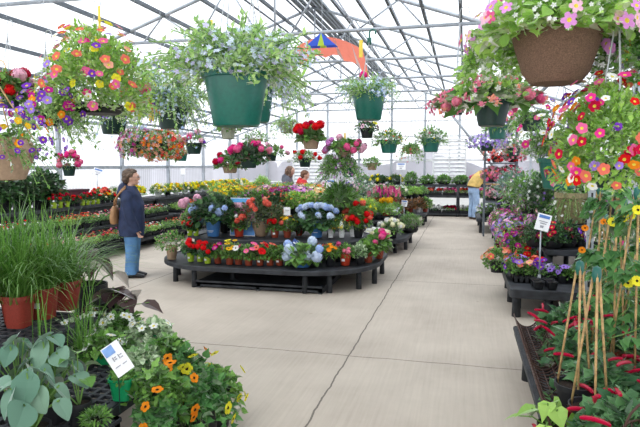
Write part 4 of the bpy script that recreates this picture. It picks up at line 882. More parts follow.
# top of the middle island: the colour bands seen over everything
TOPS = [(['yellow', 'gold'], 'yellow daisy clump', G_MID, 'star'), (['gold', 'yellow'], 'golden daisy clump', G_LIME, 'star'), (['orange', 'peach', 'coral'], 'orange mixed clump', G_MID, 'star'), (['peach', 'salmon', 'orange'], 'peach flower clump', G_MID, 'star'), (['pale', 'orchid'], 'pale pink flower clump', G_MID, 'petunia'),
        (['mag', 'maroon', 'crimson'], 'magenta flower clump', G_MID, 'star'), (['mag', 'lilac'], 'wine and lilac clump', G_MID, 'star'), (['lilac', 'orchid'], 'bright lilac clump', G_MID, 'petunia'), (['lilac', 'orchid', 'pale'], 'lilac and orchid clump', G_MID, 'petunia'), (['peach', 'cream'], 'peach and cream clump', G_MID, 'petunia'), (['peach', 'orange', 'cream'], 'apricot flower clump', G_LIME, 'petunia'), (['cream', 'peach'], 'cream flower clump', G_LIME, 'petunia')]
many(12, 226, 336, .85, 11.3, 11.8, TOPS, 'top row of middle island', fr=13, fh=9, size=.042, n_b=46, pots=8)
many(12, 215, 332, .85, 12.1, 12.4, [(['yellow', 'gold'], 'yellow-green bedding clump', G_LIME, 'star'), (['orange'], 'green clump with orange specks', G_MID, 'star'), (['pale', 'white'], 'green clump with pale specks', G_MID, 'star')], 'rear row of middle island', fr=12, fh=10, size=.035, n_b=36, pots=8)
S('potted_delphinium', 'violet blue flower spikes rising in the centre of the middle island', 'potted plant', 344, 0, .85, 'round', 'black', 9, 6, FM(9, 6, n=140, ls=.07, mat=G_GRAY), B('spike', ['violet', 'purple', 'violet'], 7, .14, each=True, zmin=.45), Y=11.4)
S('potted_plant', 'pale silvery airy plant with white dots right of the violet spikes', 'potted plant', 362, 0, .85, 'round', 'olive', 9, 6, FM(13, 18, n=420, leaf='lance', ls=.06, mat=G_GRAY, z=8), B('star', ['white', 'pale'], 70, .025, zmin=-.2), Y=11.5)
for i, px in enumerate((375, 384, 393)):
    S('potted_heather', 'terracotta pot of rosy heather spikes, %s of three near the island top right' % ['left', 'middle', 'right'][i], 'potted plant', px, 0, .85, 'round', 'brick', 9, 6, FM(7, 6, n=140, leaf='needle', ls=.08, mat=G_MID), B('spike', ['rose', 'pink', 'mag'], 14, .075, each=True, zmin=.2, rad=1.1), Y=12.0)
S('potted_bloom', 'yellow topped plant in an orange pot beneath the heather', 'potted plant', 386, 0, .62, 'round', 'red', 9, 6, FM(9, 11, n=220, ls=.07, mat=G_LIME, z=4), B('rose', ['yellow', 'gold'], 3, .06, each=True, zmin=.6), Y=11.0)
S('potted_plant', 'lime green spreading plant with yellow-green heads right of centre', 'potted plant', 366, 0, .62, 'round', 'black', 12, 7, FM(14, 11, n=420, leaf='lance', ls=.07, mat=G_LIME, z=5), B('rose', ['yellow'], 3, .05, each=True, zmin=.5), Y=10.95)
S('potted_shrub', 'bright feathery green conifer-like shrub left of the grey hooded shopper', 'shrub', 262, 0, .85, 'round', 'olive', 10, 6, FM(10, 14, n=700, leaf='needle', ls=.10, mat=G_LIME, z=7), Y=12.5)
S('potted_bloom', 'magenta flowering mound immediately left of the grey hooded shopper', 'potted plant', 273, 0, .85, 'round', 'black', 10, 6, FM(10, 7, n=220, ls=.06, mat=G_MID, z=2), B('star', ['mag', 'hot', 'lilac'], 70, .04, zmin=0), Y=12.65)
# farthest island
many(11, 296, 405, .68, 15.6, 16.6, [(None, 'plain green pot plant', G_MID, None), (['white', 'cream'], 'white flecked pot plant', G_MID, 'star'), (['rose', 'pale'], 'pink flecked pot plant', G_MID, 'star')], 'on the farthest island', fr=9, fh=8, size=.05, n_b=36, pots=8)
for i, (px, mt) in enumerate(((408, G_RUST), (416, G_RUST), (424, G_RUST), (431, G_MID))):
    S('potted_coleus', ['rust leaved plant, leftmost of four', 'rust leaved plant, second of four', 'bronze tinged plant in a white pot, third of four', 'green leaved plant, rightmost of four'][i] + ' at the farthest island\'s end', 'potted plant', px - 6, 0, .36, 'round', 'white' if i == 2 else 'brick', 6, 5, FM(8, 7, n=200, leaf='oval', ls=.10, mat=mt, z=3), Y=15.45 + .2 * i)
many(5, 392, 425, .68, 15.9, 16.8, [(None, 'dark leaved pot', G_MID, None), (None, 'bright leaved pot', G_LIME, None)], 'on farthest island\'s upper step', fr=7, fh=6, pots=7)
def cardpole(label, x, y, z0, zt, w_=.13, hh=.12, tilt=.0, name='price_sign', base=True, rz=0, lines=True):
    root = thing(name, label, 'sign', (x, y, z0), rz); g = G(); g.tube([(0, 0, 0), (0, 0, zt - z0)], .008, 8); part('pole', g, GALV, root, True)
    if base: g = G(); g.lathe([(0, 0), (.07, 0), (.07, .012), (.02, .03), (.018, .10), (0, .10)], 16); part('base', g, simple('sign_base_grey', (.25, .27, .28), .5), root, True)
    g = G(); g.box(-w_ / 2, w_ / 2, -.012, -.006, 0, hh); part('card', g, CARD, root, loc=(0, -.004, zt - z0), rot=(-.2, tilt, 0))
    if lines:
        g = G(); g.box(-w_ * .38, w_ * .38, -.015, -.011, hh * .74, hh * .92); part('card_header', g, INKB, root, loc=(0, -.004, zt - z0), rot=(-.2, tilt, 0))
        g = G(); g.box(-w_ * .3, w_ * .3, -.015, -.011, hh * .52, hh * .57); g.box(-w_ * .2, w_ * .25, -.015, -.011, hh * .40, hh * .45); g.box(-w_ * .15, w_ * .1, -.015, -.011, hh * .16, hh * .30); part('card_print', g, INKG, root, loc=(0, -.004, zt - z0), rot=(-.2, tilt, 0))
    return root
cardpole('small white price sign on a pole above the farthest island', atx(401, 16.0, 1.5), 16.0, .68, 1.52, .26, .2, base=False)
cardpole('white price sign low on the middle island\'s end beside white pots', atx(401, 11.6, .8), 12.2, .30, .78, .13, .13, .1, base=False)
cardpole('white card standing over the apricot blooms left of violet spikes', atx(331, 11.2, 1.2), 11.2, .62, 1.17, .2, .2, base=False)

# ================================================================== SHELVES ALONG THE LEFT WALL
def ytray(label, x, y, z, blo, mt=G_MID, fh=.15, n=260, grp=None, ls=.045, w_=.48):
    return tray(label, (x, y, z), w_, .36, .06, fh, ls, 'oval', mt, blo, grp, PI / 2, n)
LOWS = [('red and pink', ['red', 'hot', 'white']), ('rosy', ['pink', 'rose']), ('dark red', ['crimson', 'maroon']), ('mixed pastel', ['pale', 'cream', 'rose']), ('scarlet', ['red', 'coral']), ('pale green', None)]
for k, (X, Z, wh) in enumerate(((-6.37, .22, 'bottom'), (-6.84, .52, 'middle'))):
    ys = np.arange(6.0, 18.4, .52)
    for i, y in enumerate(ys):
        if 12.0 - .26 < y < 12.1 + .26: continue
        nm, c = LOWS[(i * 5 + k * 2 + i // 3) % 6]
        ytray('black flat of %s bedding plants, %s back along the left wall\'s %s shelf' % (nm, ORD[i], wh), X, y, Z, B('star' if i % 2 else 'petunia', c, 40, .024) if c else (), [G_MID, G_LIME, G_MID, G_MID][i % 4], .21, 420)
XT = -7.36
for i in range(3):
    S('potted_shrub', ['large dark bushy shrub at the left edge on the wall shelf', 'large dark white-flecked shrub, second from the left edge on the wall shelf', 'large dark shrub nearest the red flowers on the wall shelf'][i], 'shrub', (2, 22, 42)[i], 0, .88, 'round', 'black', 22, 10,
      FM(21, 20, n=620, leaf='oval3', ls=.13, mat=G_DARK, z=8), B('star', ['white'], 12, .02, zmin=-.2), Y=8.0 + i * .45)
g = thing('storage_box', 'flat maroon box lying behind the dark shrubs on the wall shelf', 'box', (-7.52, 9.75, .88)); q = G(); q.box(-.14, .14, -.3, .3, 0, .26); part('body', q, simple('box_maroon', (.10, .015, .03), .6), g); q = G(); q.box(-.15, .15, -.31, .31, .26, .30); part('lid', q, simple('box_maroon_dark', (.06, .01, .02), .6), g)
row = [(54, 'lime'), (60, 'lime'), (67, 'lime'), (72, 'black'), (77, 'black'), (82.5, 'lime'), (87.5, 'lime'), (92.5, 'lime'), (97.5, 'lime'), (103, 'black'), (108, 'black'), (113, 'black')]
for i, (px, mt) in enumerate(row):
    r_ = ray(px, 200); Y = -7.16 * r_[1] / r_[0]
    c = ['crimson', 'red'] if i < 9 else [['yellow', 'cream'], ['yellow', 'orange'], ['red', 'coral']][i - 9]
    plant('potted_cyclamen' if i < 9 else 'potted_bloom', '%s pot with %s blooms, %s from the left on the wall shelf' % ('lime green' if mt == 'lime' else 'small black', 'crimson' if i < 9 else ['pale yellow', 'yellow', 'scarlet'][i - 9], ORD[i]), 'potted plant', (-7.16, Y, .88),
          ('round', mt, .052, .115 if mt == 'lime' else .07), dict(k='mound', r=.085, h=.10, n=120, ls=.045, mat=G_DARK, z=.03), B('rose', c, 7, .024, each=True, zmin=.3, rad=1.2), card=(mt == 'lime'))
for i, y in enumerate(np.arange(10.4, 18.3, .46)):
    if 11.8 < y < 12.3: continue
    nm, c, mt = [('cream white', ['cream', 'white'], G_MID), ('yellow', ['yellow', 'gold'], G_LIME), ('yellow', ['yellow', 'cream'], G_MID)][min(2, (i + 1) // 3) if i < 6 else (1 if i % 2 else 2)]
    if i < 1: nm, c = 'scarlet', ['red', 'coral']
    plant('potted_chrysanthemum', '%s chrysanthemum pot, %s back along the top wall shelf' % (nm, ORD[i]), 'potted plant', (XT, y, .88), ('round', 'white' if i % 3 else 'black', .09, .11), dict(k='mound', r=.21, h=.17, n=300, ls=.06, mat=mt, z=.04), B('rose', c, 20, .038, each=True, zmin=.1))
cardpole('white notice card on a thin pole above the left wall shelf', atx(97, 10.6, 1.45), 10.6, .88, 1.42, .24, .17, .25, base=False)
cardpole('small yellow-green tag on a pole over the yellow chrysanthemums', atx(183, 13.0, 1.4), 13.0, .88, 1.42, .13, .16, 0, base=False, lines=False)

# ================================================================== BENCH AT THE END WALL
for k, (z, y, wh, n) in enumerate(((1.02, 19.35, 'top', 9), (.68, 19.1, 'middle', 10), (.10, 19.1, 'bottom', 10))):
    for i in range(n):
        x = -3.55 + 4.9 * (i + .3) / n
        if k == 0:
            mtl, c, w_ = [(G_DARK, ['yellow'], 'dark green'), (G_MID, None, 'mounded green'), (G_MID, ['rose', 'pink'], 'rosy pink'), (G_MID, None, 'plain green')][[1, 0, 0, 1, 3, 1, 3, 2, 3][i]]
            plant('potted_plant', '%s potted plant, %s from the left on the end wall\'s top shelf' % (w_, ORD[i]), 'potted plant', (x, y, z), ('dish', 'black', .2, .10), dict(k='mound', r=.28 if i != 1 else .32, h=.19 if i != 3 else .34, n=300, ls=.09, mat=mtl, z=.03), B('rose', c, 30 if c and c[0] == 'rose' else 8, .06, zmin=.0) if c else ())
        else:
            nm, c = LOWS[(i * 3 + k) % 6]
            tray('flat of %s plants, %s from the left on the end wall\'s %s shelf' % (nm, ORD[i], wh), (x, y, z), .46, .5, .08, .16, .07, 'oval', [G_MID, G_LIME, G_DARK][i % 3], B('rose', c or ['white'], 16, .05), None, 0, 190)

# ================================================================== NEAR LEFT CORNER
ZA, ZL = .50, .30
for i, (px, py, w_, hh) in enumerate(((9, 330, 28, 33), (35, 321, 26, 32), (59, 312, 25, 30))):
    S('potted_grass', 'square brick red pot of tall ornamental grass, %s of the front three at left' % ['left', 'middle', 'right'][i], 'potted grass', px, py, ZA, 'square', 'brick', w_, hh,
      dict(k='grass', r=(66, 66, 70)[i], h=(128, 132, 112)[i], n=260, w=.011, spread=1.25, mat=G_GRASS, z=-3), card=(i == 1), rz=.1)
for i, (px, Y) in enumerate(((16, 3.45), (-14, 3.3))):
    S('potted_grass', 'brick red pot of grass in the second row, %s' % ['right one'  ,'left one cut by the frame'][i], 'potted grass', px, 0, ZA, 'square', 'brick', 24, 29, dict(k='grass', r=70, h=135, n=230, w=.012, spread=1.0, mat=G_GRASS, z=-3), Y=Y, rz=.1)
p = onz(38, 318, ZA); b = thing('plant_tag', 'white picture card on a stake among the pots of grass', 'plant tag', (p[0], p[1] + .12, ZA + .2)); g = G(); g.box(-.055, .055, -.003, 0, .10, .25); part('card', g, CARD, b); g = G(); g.box(-.045, .045, -.006, -.002, .15, .24); part('picture', g, simple('print_leafy', (.30, .38, .22), .5, var=.4, vscale=60), b); g = G(); g.box(-.006, .006, 0, .004, -.1, .12); part('stake', g, CARD, b)
S('potted_iris', 'black pot of tall sword-shaped green blades at the left in front of the red pots', 'potted plant', 46, 408, ZL, 'round', 'black', 24, 18, dict(k='grass', r=40, h=125, n=15, w=.016, spread=.55, mat=G_GRASS, z=-4, ), Y=2.9)
S('potted_sedge', 'loose arching sedge in a black pot right of the red grass pots', 'potted grass', 84, 0, .28, 'round', 'black', 20, 16, dict(k='grass', r=60, h=105, n=60, w=.010, spread=.95, mat=G_GRASS, z=-3), Y=3.35)
# dark elephant ears behind
for i, (px, Y, u) in enumerate(((92, 4.25, .62), (118, 4.05, .40))):
    S('potted_elephant_ear', 'black pot of nearly black elephant ear leaves, %s' % ['taller left one beside the grasses', 'lower right one over the white flowering vines'][i], 'potted plant', px, 0, 0, 'round', 'black', 34, (72, 62)[i], dict(k='stalk', r=44, h=44 if i == 0 else 26, n=9, leaf='heart', ls=.24, up=.8, mat=G_BRONZE), Y=Y)
# white and variegated vines in bright green pots on the lattice
k = 0
for (px, py, z, w_, fr, fh, wb) in ((88, 345, .28, 20, 27, 20, 1), (116, 342, .28, 20, 27, 18, 1), (146, 352, .28, 20, 26, 20, 1), (160, 372, .28, 22, 26, 22, 0), (140, 378, .28, 22, 24, 18, 0), (98, 366, .28, 22, 28, 20, 1), (68, 352, .28, 22, 26, 18, 1)):
    S('potted_vine', 'kelly green pot of %s vine, %s from the aisle behind the leaning price sign' % ('white-flowered' if wb else 'plain variegated', ORD[[4, 3, 1, 0, 2, 5, 6][k]]), 'potted plant', px, py, z, 'square', 'kelly', w_, 17,
      FS(fr * 1.15, fh * 1.1, n=70, per=12, leaf='ivy', ls=.06, mat=G_VAR if k % 2 == 0 else G_MID, g=.8, up=.7, z=1, core=90), B('impat', ['white'], 7, .036, each=True, zmin=.3, rad=.8) if wb else (), rz=.5); k += 1
S('potted_vine', 'bright green square pot directly below the leaning price sign', 'potted plant', 116, 403, ZL, 'square', 'kelly', 25, 23, FS(20, 16, n=24, per=8, leaf='ivy', ls=.05, mat=G_MID, g=.6, up=.7, z=1), rz=.2)
S('potted_vine', 'bright green pot of small round-leaved vine right of the price sign pot', 'potted plant', 150, 405, ZL, 'square', 'black', 24, 20, FS(26, 26, n=50, per=12, leaf='ivy', ls=.055, mat=G_MID, g=.9, up=.7, z=1, core=60), rz=.2)
b = thing('price_sign', 'white slanted price card with a blue corner leaning among the green pots', 'sign', (atx(118, 2.66, .5), 2.66, ZL)); g = G(); g.box(-.05, .05, -.004, 0, -.09, .09); rt = (-.3, -.45, .95)
part('panel', g, CARD, b, loc=(0, 0, .31), rot=rt)
g = G(); g.box(-.046, .01, -.007, -.003, .035, .085); part('corner_picture', g, simple('print_blue_corner', (.22, .38, .72), .5, var=.2), b, loc=(0, 0, .31), rot=rt)
g = G()
for (x, z, w_, t) in ((-.02, -.005, .006, .026), (-.008, .0, .012, .006), (-.008, .012, .012, .006), (.012, -.006, .005, .026), (.024, -.006, .014, .005), (.024, .010, .014, .005), (-.02, -.04, .03, .005), (.02, -.042, .025, .005)): g.box(x - w_ / 2, x + w_ / 2, -.007, -.003, z, z + t)
part('printed_price', g, INKG, b, loc=(0, 0, .31), rot=rt); g = G(); g.tube([(0, .01, 0), (0, .005, .24)], .003, 6); part('stake', g, POT['dkgreen'], b)
for i, (px, Y) in enumerate(((8, 2.15), (42, 2.3), (22, 1.95))):
    S('potted_kohlrabi', 'broad grey-green leaved vegetable seedling at bottom left, %s' % ['left one at the frame edge', 'right one beside the black pot', 'nearest one at the bottom'][i], 'potted plant', px, (428, 428, 455)[i], ZL, 'round', 'black', 34, 24, dict(k='stalk', r=50, h=66, n=17, leaf='round', ls=.125, up=.9, mat=G_GRAY, z=-4))
S('potted_seedling', 'small black pot with one upright broad-leaved seedling on the lattice', 'potted plant', 80, 416, ZL, 'round', 'black', 25, 24, dict(k='stalk', r=30, h=46, n=7, leaf='wide', ls=.085, up=1., mat=G_MID, z=-3), Y=2.5)
S('potted_herb', 'low fern-like green tuft at the bottom edge left of the orange flowers', 'potted plant', 92, 432, ZL, 'round', 'black', 16, 10, FM(16, 10, n=200, leaf='lance', ls=.04, mat=G_MID, z=2))
VN = [(176, 0, 2.95, 1, 30, 52), (205, 0, 3.05, 0, 30, 58), (160, 0, 2.8, 1, 28, 38), (218, 0, 3.25, 0, 26, 40), (186, 0, 3.4, 0, 28, 42)]
for i, (px, _, Y, o_, fr, fh) in enumerate(VN):
    nm = ['orange black-eyed vine in the centre of the near left clump', 'yellow black-eyed vine at the right of the near left clump', 'orange black-eyed vine nearest the lattice', 'yellow black-eyed vine spilling furthest onto the floor', 'mixed climbing vine at the back of the near left clump'][i]
    S('potted_thunbergia', nm, 'potted vine', px, 0, 0, 'round', 'black', 30, 44, FS(fr * 1.25, fh * 1.1, n=50, per=13, leaf='heart', ls=.052, mat=G_MID if i in (0, 3) else G_VINE, z=2, g=.85, up=.8, core=70),
      B('susan', ['orange'] if o_ else (['yellow'] if i < 4 else ['orange', 'yellow']), 5, .036, each=True, zmin=-.4, rad=.86, lift=0), Y=Y)

# ================================================================== RIGHT-HAND SIDE
ZB = .33
tray('black pack of coral and violet petunias at the right bench\'s aisle corner', (.74, 6.95, ZB), .36, .36, .07, .20, .05, blo=[B('petunia', ['coral', 'salmon', 'red'], 0 + 22, .04), B('petunia', ['purple', 'violet'], 18, .038)], n=360)
S('potted_petunia', 'coral petunia mound spilling over the corner of the right bench', 'potted plant', 497, 0, ZB, 'round', 'black', 16, 10, FM(15, 14, n=380, ls=.05, mat=G_MID, zmin=-.6, z=3), B('petunia', ['coral', 'salmon'], 16, .042, each=True, zmin=-.1), Y=7.35)
S('potted_petunia', 'deep violet petunia mound on the right bench beside the coral ones', 'potted plant', 516, 0, ZB, 'round', 'black', 14, 9, FM(14, 12, n=340, ls=.05, mat=G_MID, zmin=-.5, z=4), B('petunia', ['purple', 'purple', 'violet'], 14, .040, each=True, zmin=.0), Y=7.0)
S('potted_petunia', 'red petunia mound behind the violet petunias on the right bench', 'potted plant', 525, 0, ZB, 'round', 'black', 12, 9, FM(11, 12, n=280, ls=.05, mat=G_MID, zmin=-.3, z=8), B('petunia', ['red', 'coral'], 9, .040, each=True, zmin=.1), Y=7.45)
def pack(label, x, y, z):
    root = thing('empty_pot_pack', label, 'empty pots', (x, y, z), .1)
    for i in range(2):
        for j in range(2): link('cell', pot_mesh('square', 'black', .06, .08), root, (-.07 + i * .14, -.07 + j * .14, 0), (0, 0, 0), (.06, .06, .08 / 1.3))
pack('pack of empty black square pots at the bench edge beside the sign base', .86, 6.55, ZB)
pack('second pack of empty black square pots behind the first', 1.02, 6.95, ZB)
cardpole('tilted white price sign on a grey pole with round base on the right bench', atx(539, 6.75, ZB), 6.75, ZB, .93, .15, .19, .25)
for i, (px, Y) in enumerate(((553, 6.95), (566, 6.95), (578, 7.0))):
    S('potted_pansy', 'tray pot of pale violet dark-eyed pansies right of the sign pole, %s' % ['left', 'middle', 'right'][i], 'potted plant', px, 0, ZB, 'dish', 'black', 15, 7, FM(9, 9, n=210, ls=.05, mat=G_MID, z=1), B('pansy', ['lav', 'violet'], 9, .038, each=True, zmin=.25, rad=1.1, eye='dark'), Y=Y)
for i, (px, Y, c, w_) in enumerate(((536, 7.4, ['maroon', 'maroon', 'mag'], 'nearly black maroon'), (552, 7.35, ['maroon', 'crimson'], 'dark wine'), (566, 7.5, ['maroon', 'purple'], 'dusky plum'))):
    S('potted_petunia', '%s petunias on the raised black step behind the white sign' % w_, 'potted plant', px, 0, .66, 'dish', 'black', 20, 8, FM(17, 15, n=420, ls=.05, mat=G_DARK, z=4, zmin=-.3), B('petunia', c, 14, .038, each=True, zmin=-.1), Y=Y)
S('potted_bacopa', 'olive brown pot of white starry flowers on the top right step', 'potted plant', 571, 0, .93, 'round', 'olive', 33, 30, FS(32, 26, n=80, per=22, ls=.03, leaf='oval', mat=G_MID, g=1.2, up=.5, core=260), B('star', ['white'], 70, .022, on=True), Y=7.78)
S('potted_vine', 'dark leafy potted vine with orange buds right of the olive pot', 'potted plant', 604, 0, .93, 'round', 'black', 26, 18, FM(24, 34, n=420, leaf='heart', ls=.075, mat=G_VINE, z=20), B('susan', ['orange'], 4, .04, each=True, zmin=-.2), Y=7.8)
# petunia masses down the long stepped bench
PET = [(['violet', 'violet', 'lav'], 'blue violet', G_MID), (['orchid', 'pale', 'mag'], 'pale lilac pink', G_MID), (['maroon', 'mag'], 'wine red', G_MID), (['mag', 'purple', 'mag'], 'magenta purple', G_MID), (['white', 'orchid'], 'white', G_MID), (['lilac', 'orchid'], 'dusty lavender', G_MID)]
k = 0
for j, (X, z, step, wh) in enumerate(((.86, .30, .62, 'aisle-side'), (1.32, .58, .62, 'middle'), (1.85, .92, .66, 'top'))):
    for i, y in enumerate(np.arange(8.85, 13.5, step)):
        c, w_, mt = PET[[3, 2, 0, 1, 0, 5, 2, 1][i] if j == 0 else (i * 2 + j * 2 + 1) % 6]
        if j == 0 and i == 1: mt = G_LIME
        plant('potted_petunia', '%s petunia mound, %s back on the long right bench\'s %s step' % (w_, ORD[i], wh), 'potted plant', (X, y, z), ('dish', 'black', .19, .09),
              dict(k='mound', r=.34, h=.28 if j < 2 else .36, n=560, ls=.06, mat=mt, z=.04, zmin=-.35), B('petunia', c, 64, .044, zmin=-.2), rz=i)
for i, (px, Y, z, r_, hh, mt, c) in enumerate(((528, 9.2, .92, 26, 30, G_MID, ['white', 'lav']), (545, 8.9, .92, 24, 30, G_DARK, ['white']), (560, 8.9, .92, 24, 26, G_MID, ['violet']), (580, 8.7, .92, 26, 34, G_DARK, ['pink']), (512, 11.2, .92, 18, 22, G_GRAY, ['lav', 'pale']), (600, 8.8, .92, 26, 40, G_VINE, ['coral']), (622, 8.8, .92, 26, 40, G_DARK, ['pink']), (640, 8.6, .92, 26, 44, G_VINE, ['white']))):
    S('potted_shrub', ['tall green bush with white and lavender flecks on the right bench\'s top', 'dark bush with white flecks beneath the big green hanging pot', 'violet flecked bush behind the olive pot', 'dark pink-flecked bush deep on the right side', 'dusty lavender airy bush beyond on the right', 'coral flecked dark bush deep right', 'pink flecked dark bush near the right edge', 'white flecked dark bush at the right edge'][i], 'shrub',
      px, 0, z, 'round', 'black', 16, 8, FM(r_, hh, n=680, leaf='oval', ls=.07, mat=mt, z=8, zmin=-.4), B('star', c, 60, .028, zmin=-.3), Y=Y)
for i, (px, Y, z, mt, c, w_) in enumerate(((487, 14.7, .36, G_MID, ['white', 'lav'], 'green clump with lavender top'), (500, 14.9, .36, G_MID, ['violet'], 'violet topped clump'), (492, 15.4, .7, G_MID, ['rose', 'pale'], 'rosy clump'), (508, 15.2, .7, G_DARK, ['coral', 'rose'], 'coral clump'), (522, 15.3, .7, G_MID, ['pale'], 'pale pink clump'))):
    S('potted_bloom', w_ + ' on the small far right bench', 'potted plant', px, 0, z, 'dish', 'black', 14, 6, FM(11, 9, n=320, ls=.07, mat=mt, z=2), B('star', c, 60, .04, zmin=0), Y=Y)
# wheeled wire rack of hanging stock
X0, X1, Y0, Y1 = atx(487, 12.0, 1), atx(512, 12.0, 1), 13.75, 14.15; X0, X1 = .45, 1.15
rk = thing('plant_rack', 'tall dark wire plant rack holding pink and red baskets right of the aisle', 'rack', ((X0 + X1) / 2, 13.95, 0)); hw = (X1 - X0) / 2
for sx in (-1, 1):
    for sy in (-1, 1): g = G(); g.box(-.02, .02, -.02, .02, 0, 2.5); part('upright', g, DARKM, rk, loc=(sx * hw, sy * .2, 0))
for z in (.8, 1.25, 1.7, 2.15, 2.48):
    g = G()
    for q in np.linspace(-.2, .2, 6): g.tube([(-hw, q, z), (hw, q, z)], .008, 5)
    g.box(-hw, hw, -.21, -.19, z - .015, z + .015); g.box(-hw, hw, .19, .21, z - .015, z + .015); part('shelf', g, DARKM, rk)
for i, (px, z, c, w_, fr, fh) in enumerate(((493, 1.25, ['rose', 'coral', 'pink'], 'salmon pink', 17, 8), (510, 1.27, ['crimson', 'rose'], 'rose red', 16, 9), (497, 1.72, ['coral', 'rose', 'red'], 'coral red', 20, 11), (513, 1.72, ['red', 'rose'], 'deep coral', 17, 11), (500, .82, ['rose', 'pale'], 'pale rose', 17, 7), (500, 2.17, ['violet', 'lav'], 'violet', 15, 7))):
    S('potted_bloom', '%s trailing plant on the dark wire rack, %s shelf, %s' % (w_, ['second', 'second', 'third', 'third', 'lowest', 'fourth'][i], ['left', 'right', 'left', 'right', 'alone', 'alone'][i]), 'potted plant', px, 0, z, 'basket', 'black', 13, 7, FM(fr * .8, fh, n=260, ls=.06, mat=G_DARK, z=2, zmin=-.6), B('star', c, 100, .045, zmin=-.6), Y=13.92)
# chenille plants on the near right lattice
k = 0
G_CHEN = leafy('leaf_chenille', (.035, .12, .045), (.16, .34, .13))
CH = [(.82, 4.7), (.80, 4.1), (.80, 3.5), (.80, 2.9), (1.2, 4.75), (1.2, 4.15), (1.2, 3.55), (1.2, 2.95), (1.55, 4.75), (1.58, 4.1), (1.58, 3.45), (2.0, 4.6), (2.0, 3.95)]
for i, (x, y) in enumerate(CH):
    plant('potted_chenille', 'red tasselled chenille plant, %s from the aisle, %s row back from the camera' % (['nearest', 'second', 'third', 'fourth'][[0, 0, 0, 0, 1, 1, 1, 1, 2, 2, 2, 3, 3][i]], ORD[[3, 2, 1, 0, 3, 2, 1, 0, 2, 1, 0, 1, 0][i]]), 'potted plant', (x, y, .28),
          ('round', 'white' if i in (5, 7, 2, 9) else 'black', .095, .16), dict(k='spray', r=.29 if i < 4 else .36, h=.22 if i < 4 else .27, n=64, per=11, leaf='heart', ls=.075, mat=G_CHEN, z=0, g=.75, up=.7, core=130),
          B('tassel', ['crimson'], 11, .055, each=True, zmin=-.05, rad=.95), rz=i * 1.3)
S('potted_sweet_potato_vine', 'lime yellow-green leaved vine with one red tassel at the bottom right corner', 'potted plant', 549, 0, .28, 'round', 'black', 24, 14, dict(k='stalk', r=42, h=44, n=12, leaf='heart', ls=.11, mat=G_LIME, up=.5, z=-3), B('tassel', ['crimson'], 1, .045, each=True, zmin=.2, rad=.5), Y=3.0)
# brown wire troughs along the lattice rim
for i, (y0, y1) in enumerate(((4.0, 5.0), (2.95, 3.95))):
    root = thing('wire_trough', 'brown scrolled wire trough along the near right bench rim, %s' % ['farther one', 'nearer one'][i], 'wire trough', (.53, (y0 + y1) / 2, .287)); L_ = (y1 - y0) / 2
    for nm, y_a in (('end_frame', -L_), ('end_frame', L_)):
        g = G(); t = np.linspace(-1.35, 1.35, 12); g.tube([(.07 * math.sin(a) * 1.5, y_a, .15 - .14 * math.cos(a)) for a in t], .007, 6); part(nm, g, RUSTW, root, True)
    g = G()
    for y in np.arange(-L_, L_ + .01, .052): t = np.linspace(-1.35, 1.35, 8); g.tube([(.07 * math.sin(a) * 1.5, y + .012 * math.sin(a * 3), .15 - .14 * math.cos(a)) for a in t], .0045, 4)
    part('hoop_work', g, RUSTW, root, True)
    g = G()
    for a in (-1.3, -.6, 0, .6, 1.3): g.tube([(.07 * math.sin(a) * 1.5, -L_, .15 - .14 * math.cos(a)), (.07 * math.sin(a) * 1.5, L_, .15 - .14 * math.cos(a))], .006, 5)
    part('long_rail', g, RUSTW, root, True)
root = thing('wire_basket', 'round brown wire basket among the chenille plants at the bottom right', 'wire basket', (.86, 2.62, .287)); g = G()
for i in range(22):
    a = 2 * PI * i / 22; g.tube([(math.cos(a) * r_, math.sin(a) * r_, z) for r_, z in ((.08, 0), (.13, .07), (.15, .16), (.17, .22))], .0045, 4)
part('side_wires', g, RUSTW, root, True); g = G()
for r_, z in ((.08, 0), (.145, .12), (.17, .22)): g.tube([(math.cos(a) * r_, math.sin(a) * r_, z) for a in np.linspace(0, 2 * PI, 25)], .006, 5)
part('ring', g, RUSTW, root, True); g = G(); g.tube([(.17 * math.cos(a), 0, .22 + .18 * math.sin(a)) for a in np.linspace(0, PI, 13)], .006, 5); part('handle', g, RUSTW, root, True)
# bamboo tripods with green caps
def tripod(label, px, pytop, Y, zb, spread=.09, leafs=0, yellow=0, tilt=0, mat_=None):
    top = ony(px, pytop, Y); x = top[0]; H_ = top[2] - zb - .16
    root = thing('bamboo_tripod', label, 'plant support', (x, Y, zb)); put_pot(root, 'round', 'black' if not leafs else 'brick', .11, .16)
    zs = .13; Hh = top[2] - zb
    for k in range(3):
        a = 2 * PI * k / 3 + .5; g = G(); g.tube([(math.cos(a) * spread, math.sin(a) * spread, zs), (math.cos(a) * .012, math.sin(a) * .012, Hh)], .0065, 6); part('cane', g, CANE, root, True)
    g = G(); g.lathe([(.016, Hh - .07), (.024, Hh - .04), (.020, Hh), (.0, Hh + .012)], 10); part('cap', g, POT['green'], root, True)
    if leafs:
        rr = np.random.default_rng(int(px)); g = G(); n = leafs; t = rr.uniform(.0, 1., n); a = t * 18 + rr.uniform(-.8, .8, n); r0 = spread * (1 - t) + .05
        pos = np.stack([np.cos(a) * r0, np.sin(a) * r0, zs + t * (Hh - zs) * .97], 1); D = np.stack([np.cos(a), np.sin(a), rr.uniform(-.9, .1, n)], 1); scat(g, LEAF['heart'], frames(D, .3, rr), pos, .066 * rr.uniform(.7, 1.3, n))
        tt = np.linspace(0, 1, 60); g.tube([(math.cos(q * 18) * (spread * (1 - q) + .02), math.sin(q * 18) * (spread * (1 - q) + .02), zs + q * (Hh - zs)) for q in tt], .003, 4, 1)
        part('climbing_vine', g, [mat_ or G_VINE, STEM], root)
    return root, Hh
